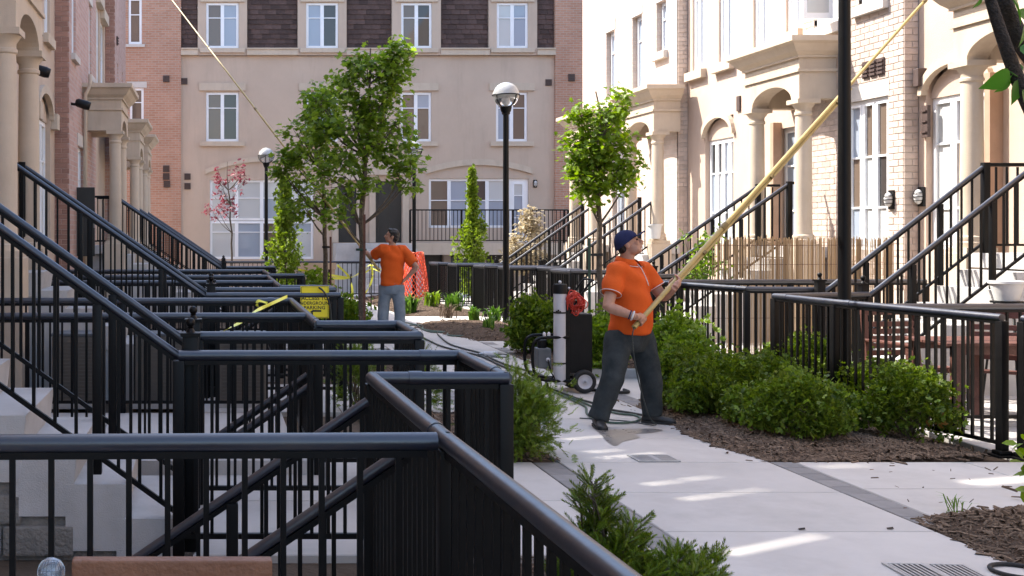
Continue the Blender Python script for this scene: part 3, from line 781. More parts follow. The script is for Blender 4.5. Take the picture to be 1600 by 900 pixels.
for (u, z, n) in ((288, 127, 1), (857, 129, 1), (293, 276, 1), (293, 291, 1)):
    vent(back, mB, bx(u), bzz(z), .21, .21, n)
# brick wings either side
mBl = FB(YB-.12)
lw = [(bx(201), bx(222), bzz(70), bzz(-2)), (bx(203), bx(225), bzz(200), bzz(138))]
wall(back, mBl, bx(120), bx(283), gB-.3, 11.2, lw, M['brick_red'], 'brick_wing', .14)
for i, o in enumerate(lw):
    window(back, mBl, *o, 1, .33, .05, ['g_brown'])
    slabpiece(back, mBl, 'sill', M['stone'], o[0]-.1, o[1]+.1, o[2]-.10, o[2]-.003, -.02, .06)
    slabpiece(back, mBl, 'lintel', M['stone'], o[0]-.1, o[1]+.1, o[3]+.004, o[3]+.2, -.02, .02)
for (u, z) in ((260, 124), (260, 264), (260, 276), (261, 288)): vent(back, mBl, bx(u), bzz(z), .22, .22)
wall(back, mBl, bx(866)+.002, bx(1300), gB-.3, 11.2, [], M['brick_red'], 'brick_wing', .14)
vent(back, mBl, bx(891), bzz(122), .22, .24)
bulkhead(mB, bx(836), bzz(287), 'oval wall lamp beside the glazed balcony door at the far end')
# steps up to the doors of the far block
st = thing('entry_steps', 'grey block steps below the black doors of the far block', 'steps', (bx(585), 36.5, gB))
nst = 9; zt = bzz(380); rise = (zt-gB)/nst
for k in range(nst):
    MB().cbox(bx(556), YB-.95-.26*(nst-k), gB-.05, bx(640), YB-.95-.26*(nst-k-1)+(0), gB+rise*(k+1), .012).build('step', M['step'], st)
MB().cbox(bx(520), YB-.95, gB-.05, bx(640), YB-.02, zt, .012).build('landing', M['step'], st)

# ---------------------------------------------------------------- left terrace
XLs, XLb = -2.78, -2.52
mLs, mLb = FL(XLs), FL(XLb)
ROOF = 12.4
def rowroof(parent, m, y0, y1, top, sgn):
    slabpiece(parent, m, 'roof', M['roof'], y0, y1, top-.25, top-.05, -9, -.31)
    slabpiece(parent, m, 'end_wall', M['brick_pink'], y0, y0+.25, -.1, top-.06, -9, -.31)
    slabpiece(parent, m, 'end_wall', M['brick_pink'], y1-.25, y1, -.1, top-.06, -9, -.31)
    slabpiece(parent, m, 'rear_wall', M['brick_pink'], y0, y1, -.1, top-.06, -9.2, -9.01)
# unit A: nearest, mostly out of frame; unseen screen added above, slots shaped to throw bars of sun on the path
A = thing('townhouse', 'beige stucco townhouse nearest on the left, with the closest columned porch', 'house', (XLs, 6, 0))
wall(A, mLs, -9, 16.3, -.1, 7.0, [(13.2, 14.5, 1.45, 3.65)], M['stucco'])
# each opening is laid out from the bar of sun it lets through: (x0, y0, x1, y1, width) on the path
kz = math.tan(SUN_EL)/SUNH.x; ky = -SUNH.y/SUNH.x
holes = []
for x0, y0, x1, y1, wd in ((2.72, 5.90, 3.42, 6.30, .040), (2.92, 7.52, 3.20, 7.65, .026), (3.24, 7.67, 3.52, 7.80, .022), (3.0, 7.10, 3.66, 7.42, .025), (2.78, 8.34, 3.45, 8.62, .030), (2.9, 8.62, 3.2, 8.74, .022), (2.9, 9.15, 3.3, 9.33, .028), (2.62, 10.3, 3.0, 10.5, .035), (2.62, 11.9, 3.2, 12.2, .04), (4.4, 8.08, 4.75, 8.16, .02), (5.1, 7.55, 5.7, 7.75, .07)):
    q = []
    for x, y in ((x0, y0-wd*.6), (x1, y1-wd), (x1+.04, y1+wd*.8), (x0-.03, y0+wd)): q.append((y+(x-XLs)*ky, (x-XLs)*kz))
    holes.append(q)
outer = [(-9, 7.02), (16.3, 7.02), (16.3, ROOF), (-9, ROOF)]
flat = [p for pl in [outer]+holes for p in pl]
ed, i0 = [], 0
for pl in [outer]+holes:
    ed += [(i0+i, i0+(i+1) % len(pl)) for i in range(len(pl))]; i0 += len(pl)
from mathutils.geometry import delaunay_2d_cdt
cv_, _, cf_, _, _, _ = delaunay_2d_cdt([Vector(p) for p in flat], ed, [], 0, 1e-5)
flat = [(p.x, p.y) for p in cv_]
def inhole(t):
    cx_, cy_ = sum(flat[i][0] for i in t)/len(t), sum(flat[i][1] for i in t)/len(t)
    return any(point_in(h, cx_, cy_) for h in holes)
tris = [t for t in cf_ if not inhole(t)]
scr = MB(); scr.add([(XLs-.03, u, z) for u, z in flat], [tuple(t) for t in tris]); scr.add([(XLs, u, z) for u, z in flat], [tuple(t) for t in tris])
for pl in [outer]+holes:
    for i in range(len(pl)):
        (u, z), (u2, z2) = pl[i], pl[(i+1) % len(pl)]; scr.add([(XLs-.03, u, z), (XLs-.03, u2, z2), (XLs, u2, z2), (XLs, u, z)], [(0, 1, 2, 3)])
scr.build('sun_slot_screen', M['stucco'], A)  # out-of-view screen added only to shape the sunlight falling on the path
slabpiece(A, mLs, 'roof', M['roof'], -9, 16.3, 6.7, 6.95, -9, -.31)
window(A, mLs, 13.2, 14.5, 1.45, 3.65, 2, .3, .1, ['g_white'])
portico(A, mLs, 11.75, .76)
# unit B: stucco then brick
B = thing('townhouse', 'stucco and pink brick townhouse in the middle of the left row', 'house', (XLs, 20, 0))
ob = [(17.3, 17.95, 4.98, 6.4), (18.75, 19.4, 4.98, 6.4)]
ad = (17.9, 19.45, 1.45, 3.55)
wall(B, mLs, 16.32, 20.0, -.1, ROOF, ob+[(ad[0], ad[1], 1.45, 3.95)], M['stucco'])
for o in ob:
    window(B, mLs, *o, 1, .3, .06, ['g_white'])
    slabpiece(B, mLs, 'sill', M['trim'], o[0]-.12, o[1]+.12, o[2]-.16, o[2]-.004, -.02, .09)
window(B, mLs, ad[0], ad[1], 1.45, 3.55, 3, .3, .1, ['g_white'], name='glazed_door')
arch_fill(B, mLs, ad[0]+.004, ad[1]-.004, 3.55, .395, -.15, -.06, M['stucco'])
arch_head(B, mLs, ad[0], ad[1], 3.60, .36, .1, .14)
for s in (ad[0]-.33, ad[1]+.03): slabpiece(B, mLs, 'impost', M['trim'], s, s+.30, 3.45, 3.72, -.01, .12)
obr = [(20.35, 20.95, 4.9, 6.6), (21.3, 22.1, 1.45, 3.3), (23.2, 23.7, 4.9, 6.4)]
wall(B, mLb, 20.0, 24.6, -.1, ROOF, obr, M['brick_pink'], 'brick_wall', .16, .55)
for i, o in enumerate(obr):
    window(B, mLb, *o, 1 if i != 1 else 2, .3, .06, ['g_white'])
    slabpiece(B, mLb, 'sill', M['stone'], o[0]-.1, o[1]+.1, o[2]-.12, o[2]-.004, -.02, .08)
    slabpiece(B, mLb, 'lintel', M['stone'], o[0]-.12, o[1]+.12, o[3]+.004, o[3]+.24, -.02, .02)
mpier = lambda u, w_, z: (u, 20.0-w_, z)
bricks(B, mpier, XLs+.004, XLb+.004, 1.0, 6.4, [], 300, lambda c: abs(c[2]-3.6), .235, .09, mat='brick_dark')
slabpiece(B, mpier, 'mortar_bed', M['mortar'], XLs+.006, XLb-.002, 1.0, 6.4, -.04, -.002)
spotlight(mLb, 20.25, 3.98, 'black security light on the brick corner of the left row')
spotlight(mLs, 17.0, 4.12, 'black security light behind the nearest left porch')
portico(B, mLb, 23.05, .62)
rowroof(B, mLb, 16.32, 24.6, ROOF, -1)
# downpipe beside the second porch
dp = MB(); dp.tube([(XLb+.06, 22.02, .1), (XLb+.06, 22.02, 4.35), (XLb+.16, 22.0, 4.55), (XLb+.16, 22.0, 4.75)], .04, 10)
dp.build('downpipe', M['trim'], B, True)
# unit C: recessed stucco, then brick to the end of the row
C_ = thing('townhouse', 'stucco and brick townhouse at the far end of the left row', 'house', (XLs, 29, gz(29)))
oc = [(27.3, 28.0, 4.2, 7.2), (28.3, 29.2, 4.2, 7.0)]
wall(C_, mLs, 24.62, 29.5, -.5, 9.4, oc+[(25.6, 26.9, 1.3, 3.4)], M['stucco'])
for o in oc: window(C_, mLs, *o, 1, .3, .06, ['g_blue'])
window(C_, mLs, 25.6, 26.9, 1.3, 3.4, 2, .3, .06, ['g_blue'], name='glazed_door')
for o in oc: slabpiece(C_, mLs, 'lintel', M['trim'], o[0]-.15, o[1]+.15, o[3]+.004, o[3]+.25, -.01, .12)
oc2 = [(30.2, 30.6, 4.9, 6.2), (31.8, 32.2, 4.9, 6.2)]
wall(C_, mLb, 29.5, 33.2, -.5, 8.9, oc2, M['brick_pink'], 'brick_wall', .14, .55)
for o in oc2: window(C_, mLb, *o, 1, .3, .06, ['g_dark'])
vent(C_, mLb, 30.0, 6.75, .2, .22)
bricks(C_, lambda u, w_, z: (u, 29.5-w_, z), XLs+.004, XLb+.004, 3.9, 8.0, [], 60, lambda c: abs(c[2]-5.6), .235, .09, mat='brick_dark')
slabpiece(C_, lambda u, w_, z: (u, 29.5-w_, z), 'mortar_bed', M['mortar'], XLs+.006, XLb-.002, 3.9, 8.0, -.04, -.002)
portico(C_, mLb, 28.3+.4, .62, offz=-.15); portico(C_, mLb, 32.4, .62, offz=-.2)
rowroof(C_, mLb, 24.62, 33.2, 8.9, -1)

# ---------------------------------------------------------------- right terrace (sunlit)
XRs, XRb = 9.52, 9.33
mRs, mRb = FR(XRs), FR(XRb)
yS = lambda p: F*XRs/(p-VX)
yBk = lambda p: F*XRb/(p-VX)
D = thing('townhouse', 'sunlit stucco townhouse nearest on the right, with the closest columned porch', 'house', (XRs, 11, 0))
od = (13.75, 15.0, 1.45, 3.45)
wall(D, mRs, -9, 15.15, -.1, 11, [(od[0], od[1], 1.45, 3.85), (12.05, 12.9, 1.45, 3.45), (10.6, 11.3, 4.9, 6.5), (13.3, 14.1, 4.95, 6.5)], M['stucco_l'])
window(D, mRs, *od, 3, .28, .1, ['g_white', 'g_blue'], name='glazed_door', bot=.35)
window(D, mRs, 12.05, 12.9, 1.45, 3.45, 1, .3, .1, ['g_white'], name='glazed_door', bot=.35)
window(D, mRs, 10.6, 11.3, 4.9, 6.5, 1, .3, .08, ['g_white']); window(D, mRs, 13.3, 14.1, 4.95, 6.5, 1, .3, .08, ['g_white'])
slabpiece(D, mRs, 'sill', M['trim'], 13.15, 14.25, 4.78, 4.945, -.02, .1)
arch_fill(D, mRs, od[0]+.004, od[1]-.004, 3.45, .38, -.15, -.06, M['stucco_l'])
arch_head(D, mRs, od[0], od[1], 3.5, .34, .08, .12)
portico(D, mRs, 12.4, .66)
slabpiece(D, mRs, 'door_post', M['terracotta'], 13.54, 13.64, 1.45, 3.6, .0, .16)
vent(D, mRs, 14.98, 2.95+.2, .12, .42)
MB().cbox(XRs-.12, 14.98, 3.62, XRs, 15.09, 3.86, .01).build('meter_box', M['vent'], D)
E = thing('townhouse', 'sunlit brick and stucco townhouse in the middle of the right row, two arched porches', 'house', (XRs, 19, 0))
oe = [(15.52, 16.55, 1.42, 3.56), (16.72, 17.42, 4.80, 6.4), (15.60, 16.22, 4.92, 6.4)]
wall(E, mRb, 15.17, 17.75, -.1, 11, oe, M['mortar'], 'brick_backing', .16, .5)
bricks(E, mRb, 15.17, 17.75, .9, 6.0, [(a-.0, b+.0, c-.0, d+.22 if i == 0 else d) for i, (a, b, c, d) in enumerate(oe)], 300, lambda c: abs(c[0]-15.7)*1.0+abs(c[2]-3.9)*.55)
slabpiece(E, mRb, 'upper_brick', M['brick_pale'], 15.17, 17.75, 6.42, 11, -.02, .006)
mpr = lambda u, w_, z: (u, 15.165-w_, z)
bricks(E, mpr, XRb-.006, XRs, .9, 6.4, [], 65, lambda c: abs(c[2]-3.6), .225, .088)
slabpiece(E, mpr, 'mortar_bed', M['mortar'], XRb, XRs-.002, .9, 6.4, -.04, -.002)
window(E, mRb, *oe[0], 3, .36, .05, ['g_white', 'g_white', 'g_blue'], bot=.42)
window(E, mRb, *oe[1], 2, .0, .05, ['g_white']); window(E, mRb, *oe[2], 2, .3, .05, ['g_white'])
slabpiece(E, mRb, 'lintel', M['stone'], oe[0][0]-.03, oe[0][1]+.03, oe[0][3]+.004, oe[0][3]+.215, -.04, .012)
for o in oe[1:]: slabpiece(E, mRb, 'sill', M['stone'], o[0]-.1, o[1]+.1, o[2]-.15, o[2]-.004, -.04, .09)
# casement standing open
oc_ = MB()
oc_.box(16.80, .06, 4.86, 16.86, .50, 6.3, mRb); oc_.build('open_casement', M['white'], E)
MB().box(16.795, .12, 4.95, 16.80, .44, 6.25, mRb).build('pane', M['g_white'], E)
for u in (15.66, 15.84, 16.02): 
    o = MB().box(u-.075, -.01, 3.86, u+.075, .03, 4.10, mRb).build('vent', M['vent'], E)
    for j in range(4): MB().box(u-.066, .03, 3.88+.055*j, u+.066, .046, 3.91+.055*j, mRb).build('louvre', M['vent'], o)
bulkhead(mRb, 15.42, 2.12, 'caged bulkhead lamp on the sunlit brick beside the tall window')
bulkhead(mRs, 15.07, 2.15, 'caged bulkhead lamp on stucco just past the sunlit brick corner')
es = [(yS(1099), yS(1082), 4.82, 6.9), (yS(1143), yS(1123), 4.82, 6.9), (yS(1197), yS(1177), 4.82, 6.9), (yS(1250), yS(1228), 4.95, 6.9)]
ea = (yS(1146), yS(1102), 1.45, 3.42)
wall(E, mRs, 17.77, 22.5, -.1, 11, es+[(ea[0], ea[1], 1.45, 3.82), (18.0, 18.9, 1.45, 3.4)], M['stucco_l'])
for o in es:
    window(E, mRs, *o, 2, .3, .05, ['g_blue', 'g_white'])
    slabpiece(E, mRs, 'sill', M['trim'], o[0]-.14, o[1]+.14, o[2]-.17, o[2]-.004, -.02, .11)
window(E, mRs, *ea, 4, .3, .1, ['g_white', 'g_blue'], name='glazed_door', bot=.4)
arch_fill(E, mRs, ea[0]+.004, ea[1]-.004, 3.42, .38, -.15, -.06, M['stucco_l'])
arch_head(E, mRs, ea[0], ea[1], 3.47, .34, .08, .13)
window(E, mRs, 18.0, 18.9, 1.45, 3.4, 2, .3, .1, ['g_blue'], name='glazed_door', bot=.4)
portico(E, mRs, 17.65, .62)
slabpiece(E, mRs, 'door_post', M['terracotta'], 18.80, 18.90, 1.45, 3.5, .0, .14)
for u in (19.95, 20.3):
    MB().box(u-.06, -.01, 3.85, u+.06, .03, 4.12, mRs).build('vent', M['vent'], E)
Fh = thing('townhouse', 'sunlit pale brick townhouse at the far end of the right row', 'house', (XRb, 25, gz(25)))
of = [(26.05, 26.6, 4.85, 6.35), (24.4, 24.95, 4.75, 6.4), (23.1, 23.6, 5.4, 6.45), (25.3, 26.2, 1.3, 3.2)]
wall(Fh, mRb, 22.52, 28.3, -.5, 11, of, M['brick_pale'], 'brick_wall', .17, .5)
for o in of:
    window(Fh, mRb, *o, 1, .3, .12, ['g_blue'])
    slabpiece(Fh, mRb, 'lintel', M['stone'], o[0]-.06, o[1]+.06, o[3]+.004, o[3]+.26, -.02, .012)
slabpiece(Fh, mRb, 'sill', M['stone'], 23.0, 23.7, 5.24, 5.39, -.02, .10)
bricks(Fh, lambda u, w_, z: (u, 22.515-w_, z), XRb-.004, XRs, .9, 6.4, [], 65, lambda c: abs(c[2]-5), .225, .088)
slabpiece(Fh, lambda u, w_, z: (u, 22.515-w_, z), 'mortar_bed', M['mortar'], XRb, XRs-.002, .9, 6.4, -.04, -.002)
portico(Fh, mRb, 23.25, .40); portico(Fh, mRb, 26.9, .42, offz=-.1)
for o, y0, y1 in ((D, -9, 15.15), (E, 15.17, 22.5), (Fh, 22.52, 28.3)):
    slabpiece(o, mRb, 'roof', M['roof'], y0, y1, 10.6, 10.8, -6, -.51)
    slabpiece(o, mRb, 'end_wall', M['brick_pink'], y0, y0+.2, -.1, 10.59, -6, -.51)
    slabpiece(o, mRb, 'end_wall', M['brick_pink'], y1-.2, y1, -.1, 10.59, -6, -.51)
# ================================================================ FENCES, STAIRS, RAILINGS, LAMPS
PICK = {}
def picket_mesh(h, w_=.018):
    k = (round(h, 2), w_)
    if k not in PICK: PICK[k] = MB().box(-w_/2, -w_/2, 0, w_/2, w_/2, k[0]).mesh('picket', M['black'])
    return PICK[k]
POST = {}
def post_mesh(h, w_=.062, cap=False):
    k = (round(h, 2), w_, cap)
    if k not in POST:
        b = MB(); b.cbox(-w_/2, -w_/2, 0, w_/2, w_/2, k[0], .006)
        if cap:
            b.box(-w_*.62, -w_*.62, k[0]-.002, w_*.62, w_*.62, k[0]+.018)
            b.lathe([(.026, k[0]+.018), (.020, k[0]+.03), (.014, k[0]+.04), (.020, k[0]+.048)], 12)
            b.ball((0, 0, k[0]+.070), .026, 12, 8)
        POST[k] = b.mesh('post', M['black'], 'auto')
    return POST[k]
def fence(label, pts, ht=1.07, gap=.112, first_post=True, last_post=True, plate=(), group='black railings round the front yards'):
    pts = [Vector((x, y, gz(y))) for x, y in pts]
    t = thing('railing', label, 'railing', pts[0], group)
    # rail: rounded top, mitred at corners
    for i in range(len(pts)-1):
        p, q = pts[i], pts[i+1]; L = (q-p).length; d = (q-p)/L
        up = Vector((0, 0, 1))
        b = MB(); e = .012
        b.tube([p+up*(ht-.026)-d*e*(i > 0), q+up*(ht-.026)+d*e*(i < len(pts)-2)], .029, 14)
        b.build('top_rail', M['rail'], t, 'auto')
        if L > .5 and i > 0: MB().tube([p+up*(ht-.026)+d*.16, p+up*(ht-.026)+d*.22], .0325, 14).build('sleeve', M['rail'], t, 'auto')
        b = MB(); b.beam(p+up*(ht-.062)+d*.032, q+up*(ht-.062)-d*.032, .034, .022); b.build('channel', M['black'], t)
        b = MB(); b.beam(p+up*.10+d*.032, q+up*.10-d*.032, .028, .028); b.build('bottom_rail', M['black'], t)
        ang = math.atan2(d.y, d.x)
        npost = max(1, round(L/1.7)); me = post_mesh(ht-.05)
        for k in range(npost+1):
            if (k == 0 and i > 0): continue
            if k == 0 and not first_post: continue
            if k == npost and i == len(pts)-2 and not last_post: continue
            inst('post', me, t, p+d*L*k/npost, (0, 0, ang))
        for k in range(npost):
            a, c = L*k/npost, L*(k+1)/npost; n = max(1, round((c-a)/gap)); pm = picket_mesh(ht-.062-.10)
            for j in range(1, n): inst('picket', pm, t, p+d*(a+(c-a)*j/n)+up*.10, (0, 0, ang))
    for k in plate:
        b = MB(); p = pts[k]; b.cbox(p.x-.075, p.y-.075, p.z, p.x+.075, p.y+.075, p.z+.018, .004); b.cbox(p.x-.05, p.y-.05, p.z+.016, p.x+.05, p.y+.05, p.z+.05, .012)
        b.build('base_plate', M['black'], t)
    return t
# left yards, near to far
fence('black railing in the foreground turning from the camera into the first left walkway', [(.80, 1.0), (.735, 3.5), (.715, 5.0), (1.305, 5.0), (1.31, 5.9), (-.17, 5.9)], gap=.088)
fence('black railing crossing the bottom left foreground in front of the chair', [(-2.4, 3.42), (.70, 3.5)], gap=.122, last_post=False)
fence('black railing on the far side of the first left walkway, returning along the second yard', [(-.08, 7.0), (1.29, 7.0), (1.31, 7.85), (.745, 7.85), (.745, 10.5), (-2.4, 10.5)])
fence('black railing dividing the first stairwell from the second left yard', [(.72, 8.6), (-2.4, 8.6)], first_post=False)
fence('short black railing carrying the yellow parking sign', [(-.05, 11.42), (1.31, 11.42)])
fence('black railing round the third left yard beyond the parking sign', [(-.05, 12.45), (1.36, 12.45), (1.36, 12.95), (.80, 12.95), (.80, 15.9), (-2.4, 15.9)])
fence('black railing dividing the third left yard', [(.78, 14.2), (-2.4, 14.2)], first_post=False)
fence('black railing round the fourth left yard in front of the far block', [(.85, 18.3), (.86, 16.4), (1.34, 16.4), (1.34, 17.2)])
fence('black cross railing of the fourth left yard', [(.85, 18.3), (-2.3, 18.3)], first_post=False)
fence('far black railing behind the pink blossom tree', [(.3, 33.4), (5.1, 33.4)], gap=.13)
fence('black railing round the fifth left yard, far down the court', [(.3, 22.2), (1.25, 22.2), (1.25, 24.0)])
# right yards
fence('black railing along the mulch bed on the right, ending at the post by the path', [(6.72, 11.52), (5.63, 11.25), (5.70, 10.3), (5.94, 8.46)], gap=.094, plate=(3,))
fence('black railing at the right edge beyond the gate post', [(6.03, 8.36), (6.25, 6.6), (6.6, 4.6)], plate=(0,))
fence('black cross railing in the nearest right patio', [(5.82, 9.66), (9.2, 9.7)], first_post=False)
fence('black railing behind the worker and the yew bushes', [(6.72, 12.52), (6.0, 12.62), (5.62, 14.3), (5.62, 15.6), (5.66, 16.1), (6.78, 16.3)], gap=.094)
fence('black cross railing in front of the reed screen', [(5.66, 14.4), (9.2, 14.5)], first_post=False)
fence('black railing beyond the water cart, left of the worker', [(6.8, 17.9), (5.72, 17.9), (5.72, 18.9), (6.2, 18.9), (6.2, 21.4), (5.7, 21.4), (5.7, 22.3), (6.9, 22.3)], gap=.094)
fence('black railing behind the middle lamp post', [(6.9, 23.4), (5.7, 23.4), (5.7, 24.4), (6.2, 24.4), (6.2, 26.0), (5.7, 26.0), (5.7, 27.0), (7.0, 27.0)], gap=.094)
fence('farthest black railing on the right, by the green columnar tree', [(7.0, 28.2), (5.7, 28.2), (5.7, 29.3), (6.2, 29.3), (6.2, 32)])
# balcony and steps railings of the far block
def balcony(label, p, q, ht=1.08, gap=.13):
    p, q = Vector(p), Vector(q); L = (q-p).length; d = (q-p)/L; up = Vector((0, 0, 1))
    t = thing('balcony_railing', label, 'railing', p, 'balcony railings of the far block')
    MB().beam(p+up*ht, q+up*ht, .05, .045).build('top_rail', M['black'], t); MB().beam(p+up*.08, q+up*.08, .03, .03).build('bottom_rail', M['black'], t)
    n = round(L/gap); pm = picket_mesh(ht-.08, .02); ps = post_mesh(ht)
    for k in range(n+1):
        if k % 13 == 0 or k == n: inst('post', ps, t, p+d*L*k/n)
        else: inst('picket', pm, t, p+d*L*k/n+up*.08)
balcony('black balcony railing in front of the blue-curtained window of the far block', (bx(632), YB-1.08, bzz(379)), (bx(872), YB-1.08, bzz(379)))
def slope_rail(parent, p, q, r=.021, gap=.115, drop=.86, pm_drop=True):
    """sloping handrail p->q (top centre line) with pickets down to a sloping lower rail"""
    p, q = Vector(p), Vector(q); d = q-p; L2 = math.hypot(d.x, d.y); up = Vector((0, 0, 1))
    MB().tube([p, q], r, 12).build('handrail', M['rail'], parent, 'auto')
    MB().beam(p-up*.035, q-up*.035, .03, .02).build('channel', M['black'], parent)
    MB().beam(p-up*drop, q-up*drop, .026, .026).build('lower_rail', M['black'], parent)
    n = max(2, round(L2/gap)); ps = picket_mesh(drop-.04)
    for k in range(1, n):
        c = p+d*k/n
        if k % 7 == 4 and n > 9: inst('post', post_mesh(drop+.06, .05), parent, c-up*(drop+.10))
        else: inst('picket', ps, parent, c-up*drop)
# stairs: side = -1 left terrace, +1 right terrace
STEPPROF = lambda run, rise: [(0.0, 0.0), (0.0, rise), (-run-.02, rise), (-run-.02, -.05), (-.03, -.05)]
def staircase(label, side, y0, y1, xn, xt, plat, rail_label, n=8, blocks=False, land=True, rails=(0, 1)):
    z0 = gz((y0+y1)/2); zt = 1.45+(-.0 if abs(z0) < .05 else z0*.6); rise = (zt-z0)/n; run = abs(xt-xn)/(n-1)
    t = thing('staircase', label, 'stairs', (xn, (y0+y1)/2, z0), 'concrete front stairs')
    for k in range(n-1):
        x = xn+side*run*k; z = z0+rise*k
        b = MB()
        dn = .17 if blocks and k else .06
        pr = [(x+side*.035, z-dn), (x, z+rise), (x+side*(run+.06), z+rise), (x+side*(run+.06), z-dn)]
        b.prism(pr, lambda u, w_, zz: (u, w_, zz), y0+.003*(k % 3), y1-.003*(k % 3)); b.build('step', M['step'], t)
    MB().box(min(xt-side*0, plat), y0-.14, zt-.16, max(xt, plat), y1+.14, zt).build('landing', M['step'], t)
    # closed side walls below the treads
    wl = MB(); k1 = (n-2)*run
    poly = [(xn+side*.10, z0-.1), (xn+side*.10, z0+.01), (xn+side*(k1+run), z0+rise*(n-1)-.02), (xt+side*.05, zt-.17), (plat, zt-.17), (plat, z0-.1)]
    if blocks: poly = [(xn+side*.10, z0-.1), (xn+side*.10, z0+.01), (xt+side*.0, zt-rise-.03), (xt+side*.05, zt-.17), (plat, zt-.17), (plat, z0-.1)]
    inset = .012 if not blocks else .03
    wl.prism(poly, lambda u, w_, zz: (u, w_, zz), y0+inset, y1-inset); wl.build('side_wall', M['block'] if blocks else M['step'], t)
    if blocks:
        rh, bw = .165, .40
        for r in range(9):
            zb = z0-.02+r*rh
            xl = xn+side*(.42+max(0, (zb+rh*.6-z0)/((zt-rise-.25)-(z0-.1))*abs(xt-xn)))
            x = xl; off = (r % 2)*.2; first = True
            while abs(x-xn) < 3.0:
                wdt = (bw-off if first and off else bw)*random.uniform(.92, 1.08); first = False
                x2 = x+side*wdt; b = MB(); d0 = random.uniform(.0, .02)
                b.cbox(min(x, x2)+.004, y0+.012-d0, zb+.004, max(x, x2)-.004, y0+inset+.05, zb+rh-.004, .012)
                b.build('block', M['block'], t); x = x2
    for i in rails:
        y = (y0+.06, y1-.06)[i]
        g = thing('stair_railing', rail_label[i], 'railing', (xn, y, z0), 'stair handrails')
        xnw = xn-side*.06
        nh = 1.14
        inst('newel_post', post_mesh(nh, .085, True), g, (xnw, y, z0)); g.children  # newel with ball finial
        zr0 = z0+1.02; zr1 = zt+.95
        slope_rail(g, (xnw+side*.045, y, zr0), (xt+side*.02, y, zr1), drop=.84)
        inst('post', post_mesh(1.0, .07), g, (xt+side*.05, y, zt))
        if land:
            xa, xb = xt+side*.05, plat-side*.12
            if abs(xb-xa) > .25:
                MB().tube([(xa, y, zt+.975), (xb, y, zt+.975)], .022, 10).build('landing_rail', M['black'], g, 'auto')
                MB().beam((xa, y, zt+.09), (xb, y, zt+.09), .026, .026).build('landing_lower_rail', M['black'], g)
                m_ = max(2, round(abs(xb-xa)/.115))
                for k in range(1, m_): inst('picket', picket_mesh(.86), g, (xa+(xb-xa)*k/m_, y, zt+.09))
    return t
staircase('nearest concrete stair on the left with split stone blocks below', -1, 5.93, 6.98, -.17, -2.05, -2.75,
          ('near handrail of the nearest left stair', 'far handrail of the nearest left stair'), blocks=True)
staircase('second concrete stair on the left, up to the closest columned porch', -1, 11.45, 12.42, -.06, -2.02, -2.74,
          ('near handrail of the second left stair', 'far handrail of the second left stair'))
staircase('third concrete stair on the left, up to the corniced brick porch', -1, 22.4, 23.5, .20, -1.86, -2.50,
          ('near handrail of the third left stair', 'far handrail of the third left stair'))
staircase('fourth concrete stair on the left', -1, 28.2, 29.2, .25, -1.88, -2.50, ('near handrail of the fourth left stair', 'far handrail of the fourth left stair'))
staircase('farthest concrete stair on the left', -1, 31.9, 32.9, .3, -1.85, -2.50, ('near handrail of the farthest left stair', 'far handrail of the farthest left stair'))
staircase('nearest sunlit concrete stair on the right', 1, 11.55, 12.50, 6.78, 8.50, 9.5, ('near handrail of the nearest right stair', 'far handrail of the nearest right stair'))
staircase('second sunlit stair on the right behind the reed screen', 1, 17.15, 18.25, 6.82, 8.78, 9.3, ('near handrail of the second right stair', 'far handrail of the second right stair'))
staircase('third sunlit stair on the right, left of the worker in the cap', 1, 22.5, 23.6, 6.95, 8.9, 9.3, ('near handrail of the third right stair', 'far handrail of the third right stair'))
staircase('farthest sunlit stair on the right by the cream shrub', 1, 26.5, 27.5, 7.0, 9.0, 9.3, ('near handrail of the farthest right stair', 'far handrail of the farthest right stair'))
# handrails going down into the stairwells
for i, (x0, z0, y) in enumerate([(.66, .98, 3.75), (.66, .98, 4.75), (.72, .62, 7.98), (.72, .62, 8.45), (.76, .80, 13.2), (.76, .8, 14.0)]):
    t = thing('basement_handrail', ['black handrail sloping down the first stairwell, front side', 'black handrail sloping down the first stairwell, rear side',
              'black handrail sloping down the second stairwell, front side', 'black handrail sloping down the second stairwell, rear side',
              'black handrail sloping down the third stairwell, front side', 'black handrail sloping down the third stairwell, rear side'][i], 'railing', (x0, y, 0), 'basement stair handrails')
    q = (x0-2.0, y, z0-1.36)
    slope_rail(t, (x0, y, z0), q, r=.02, gap=.14, drop=.75)
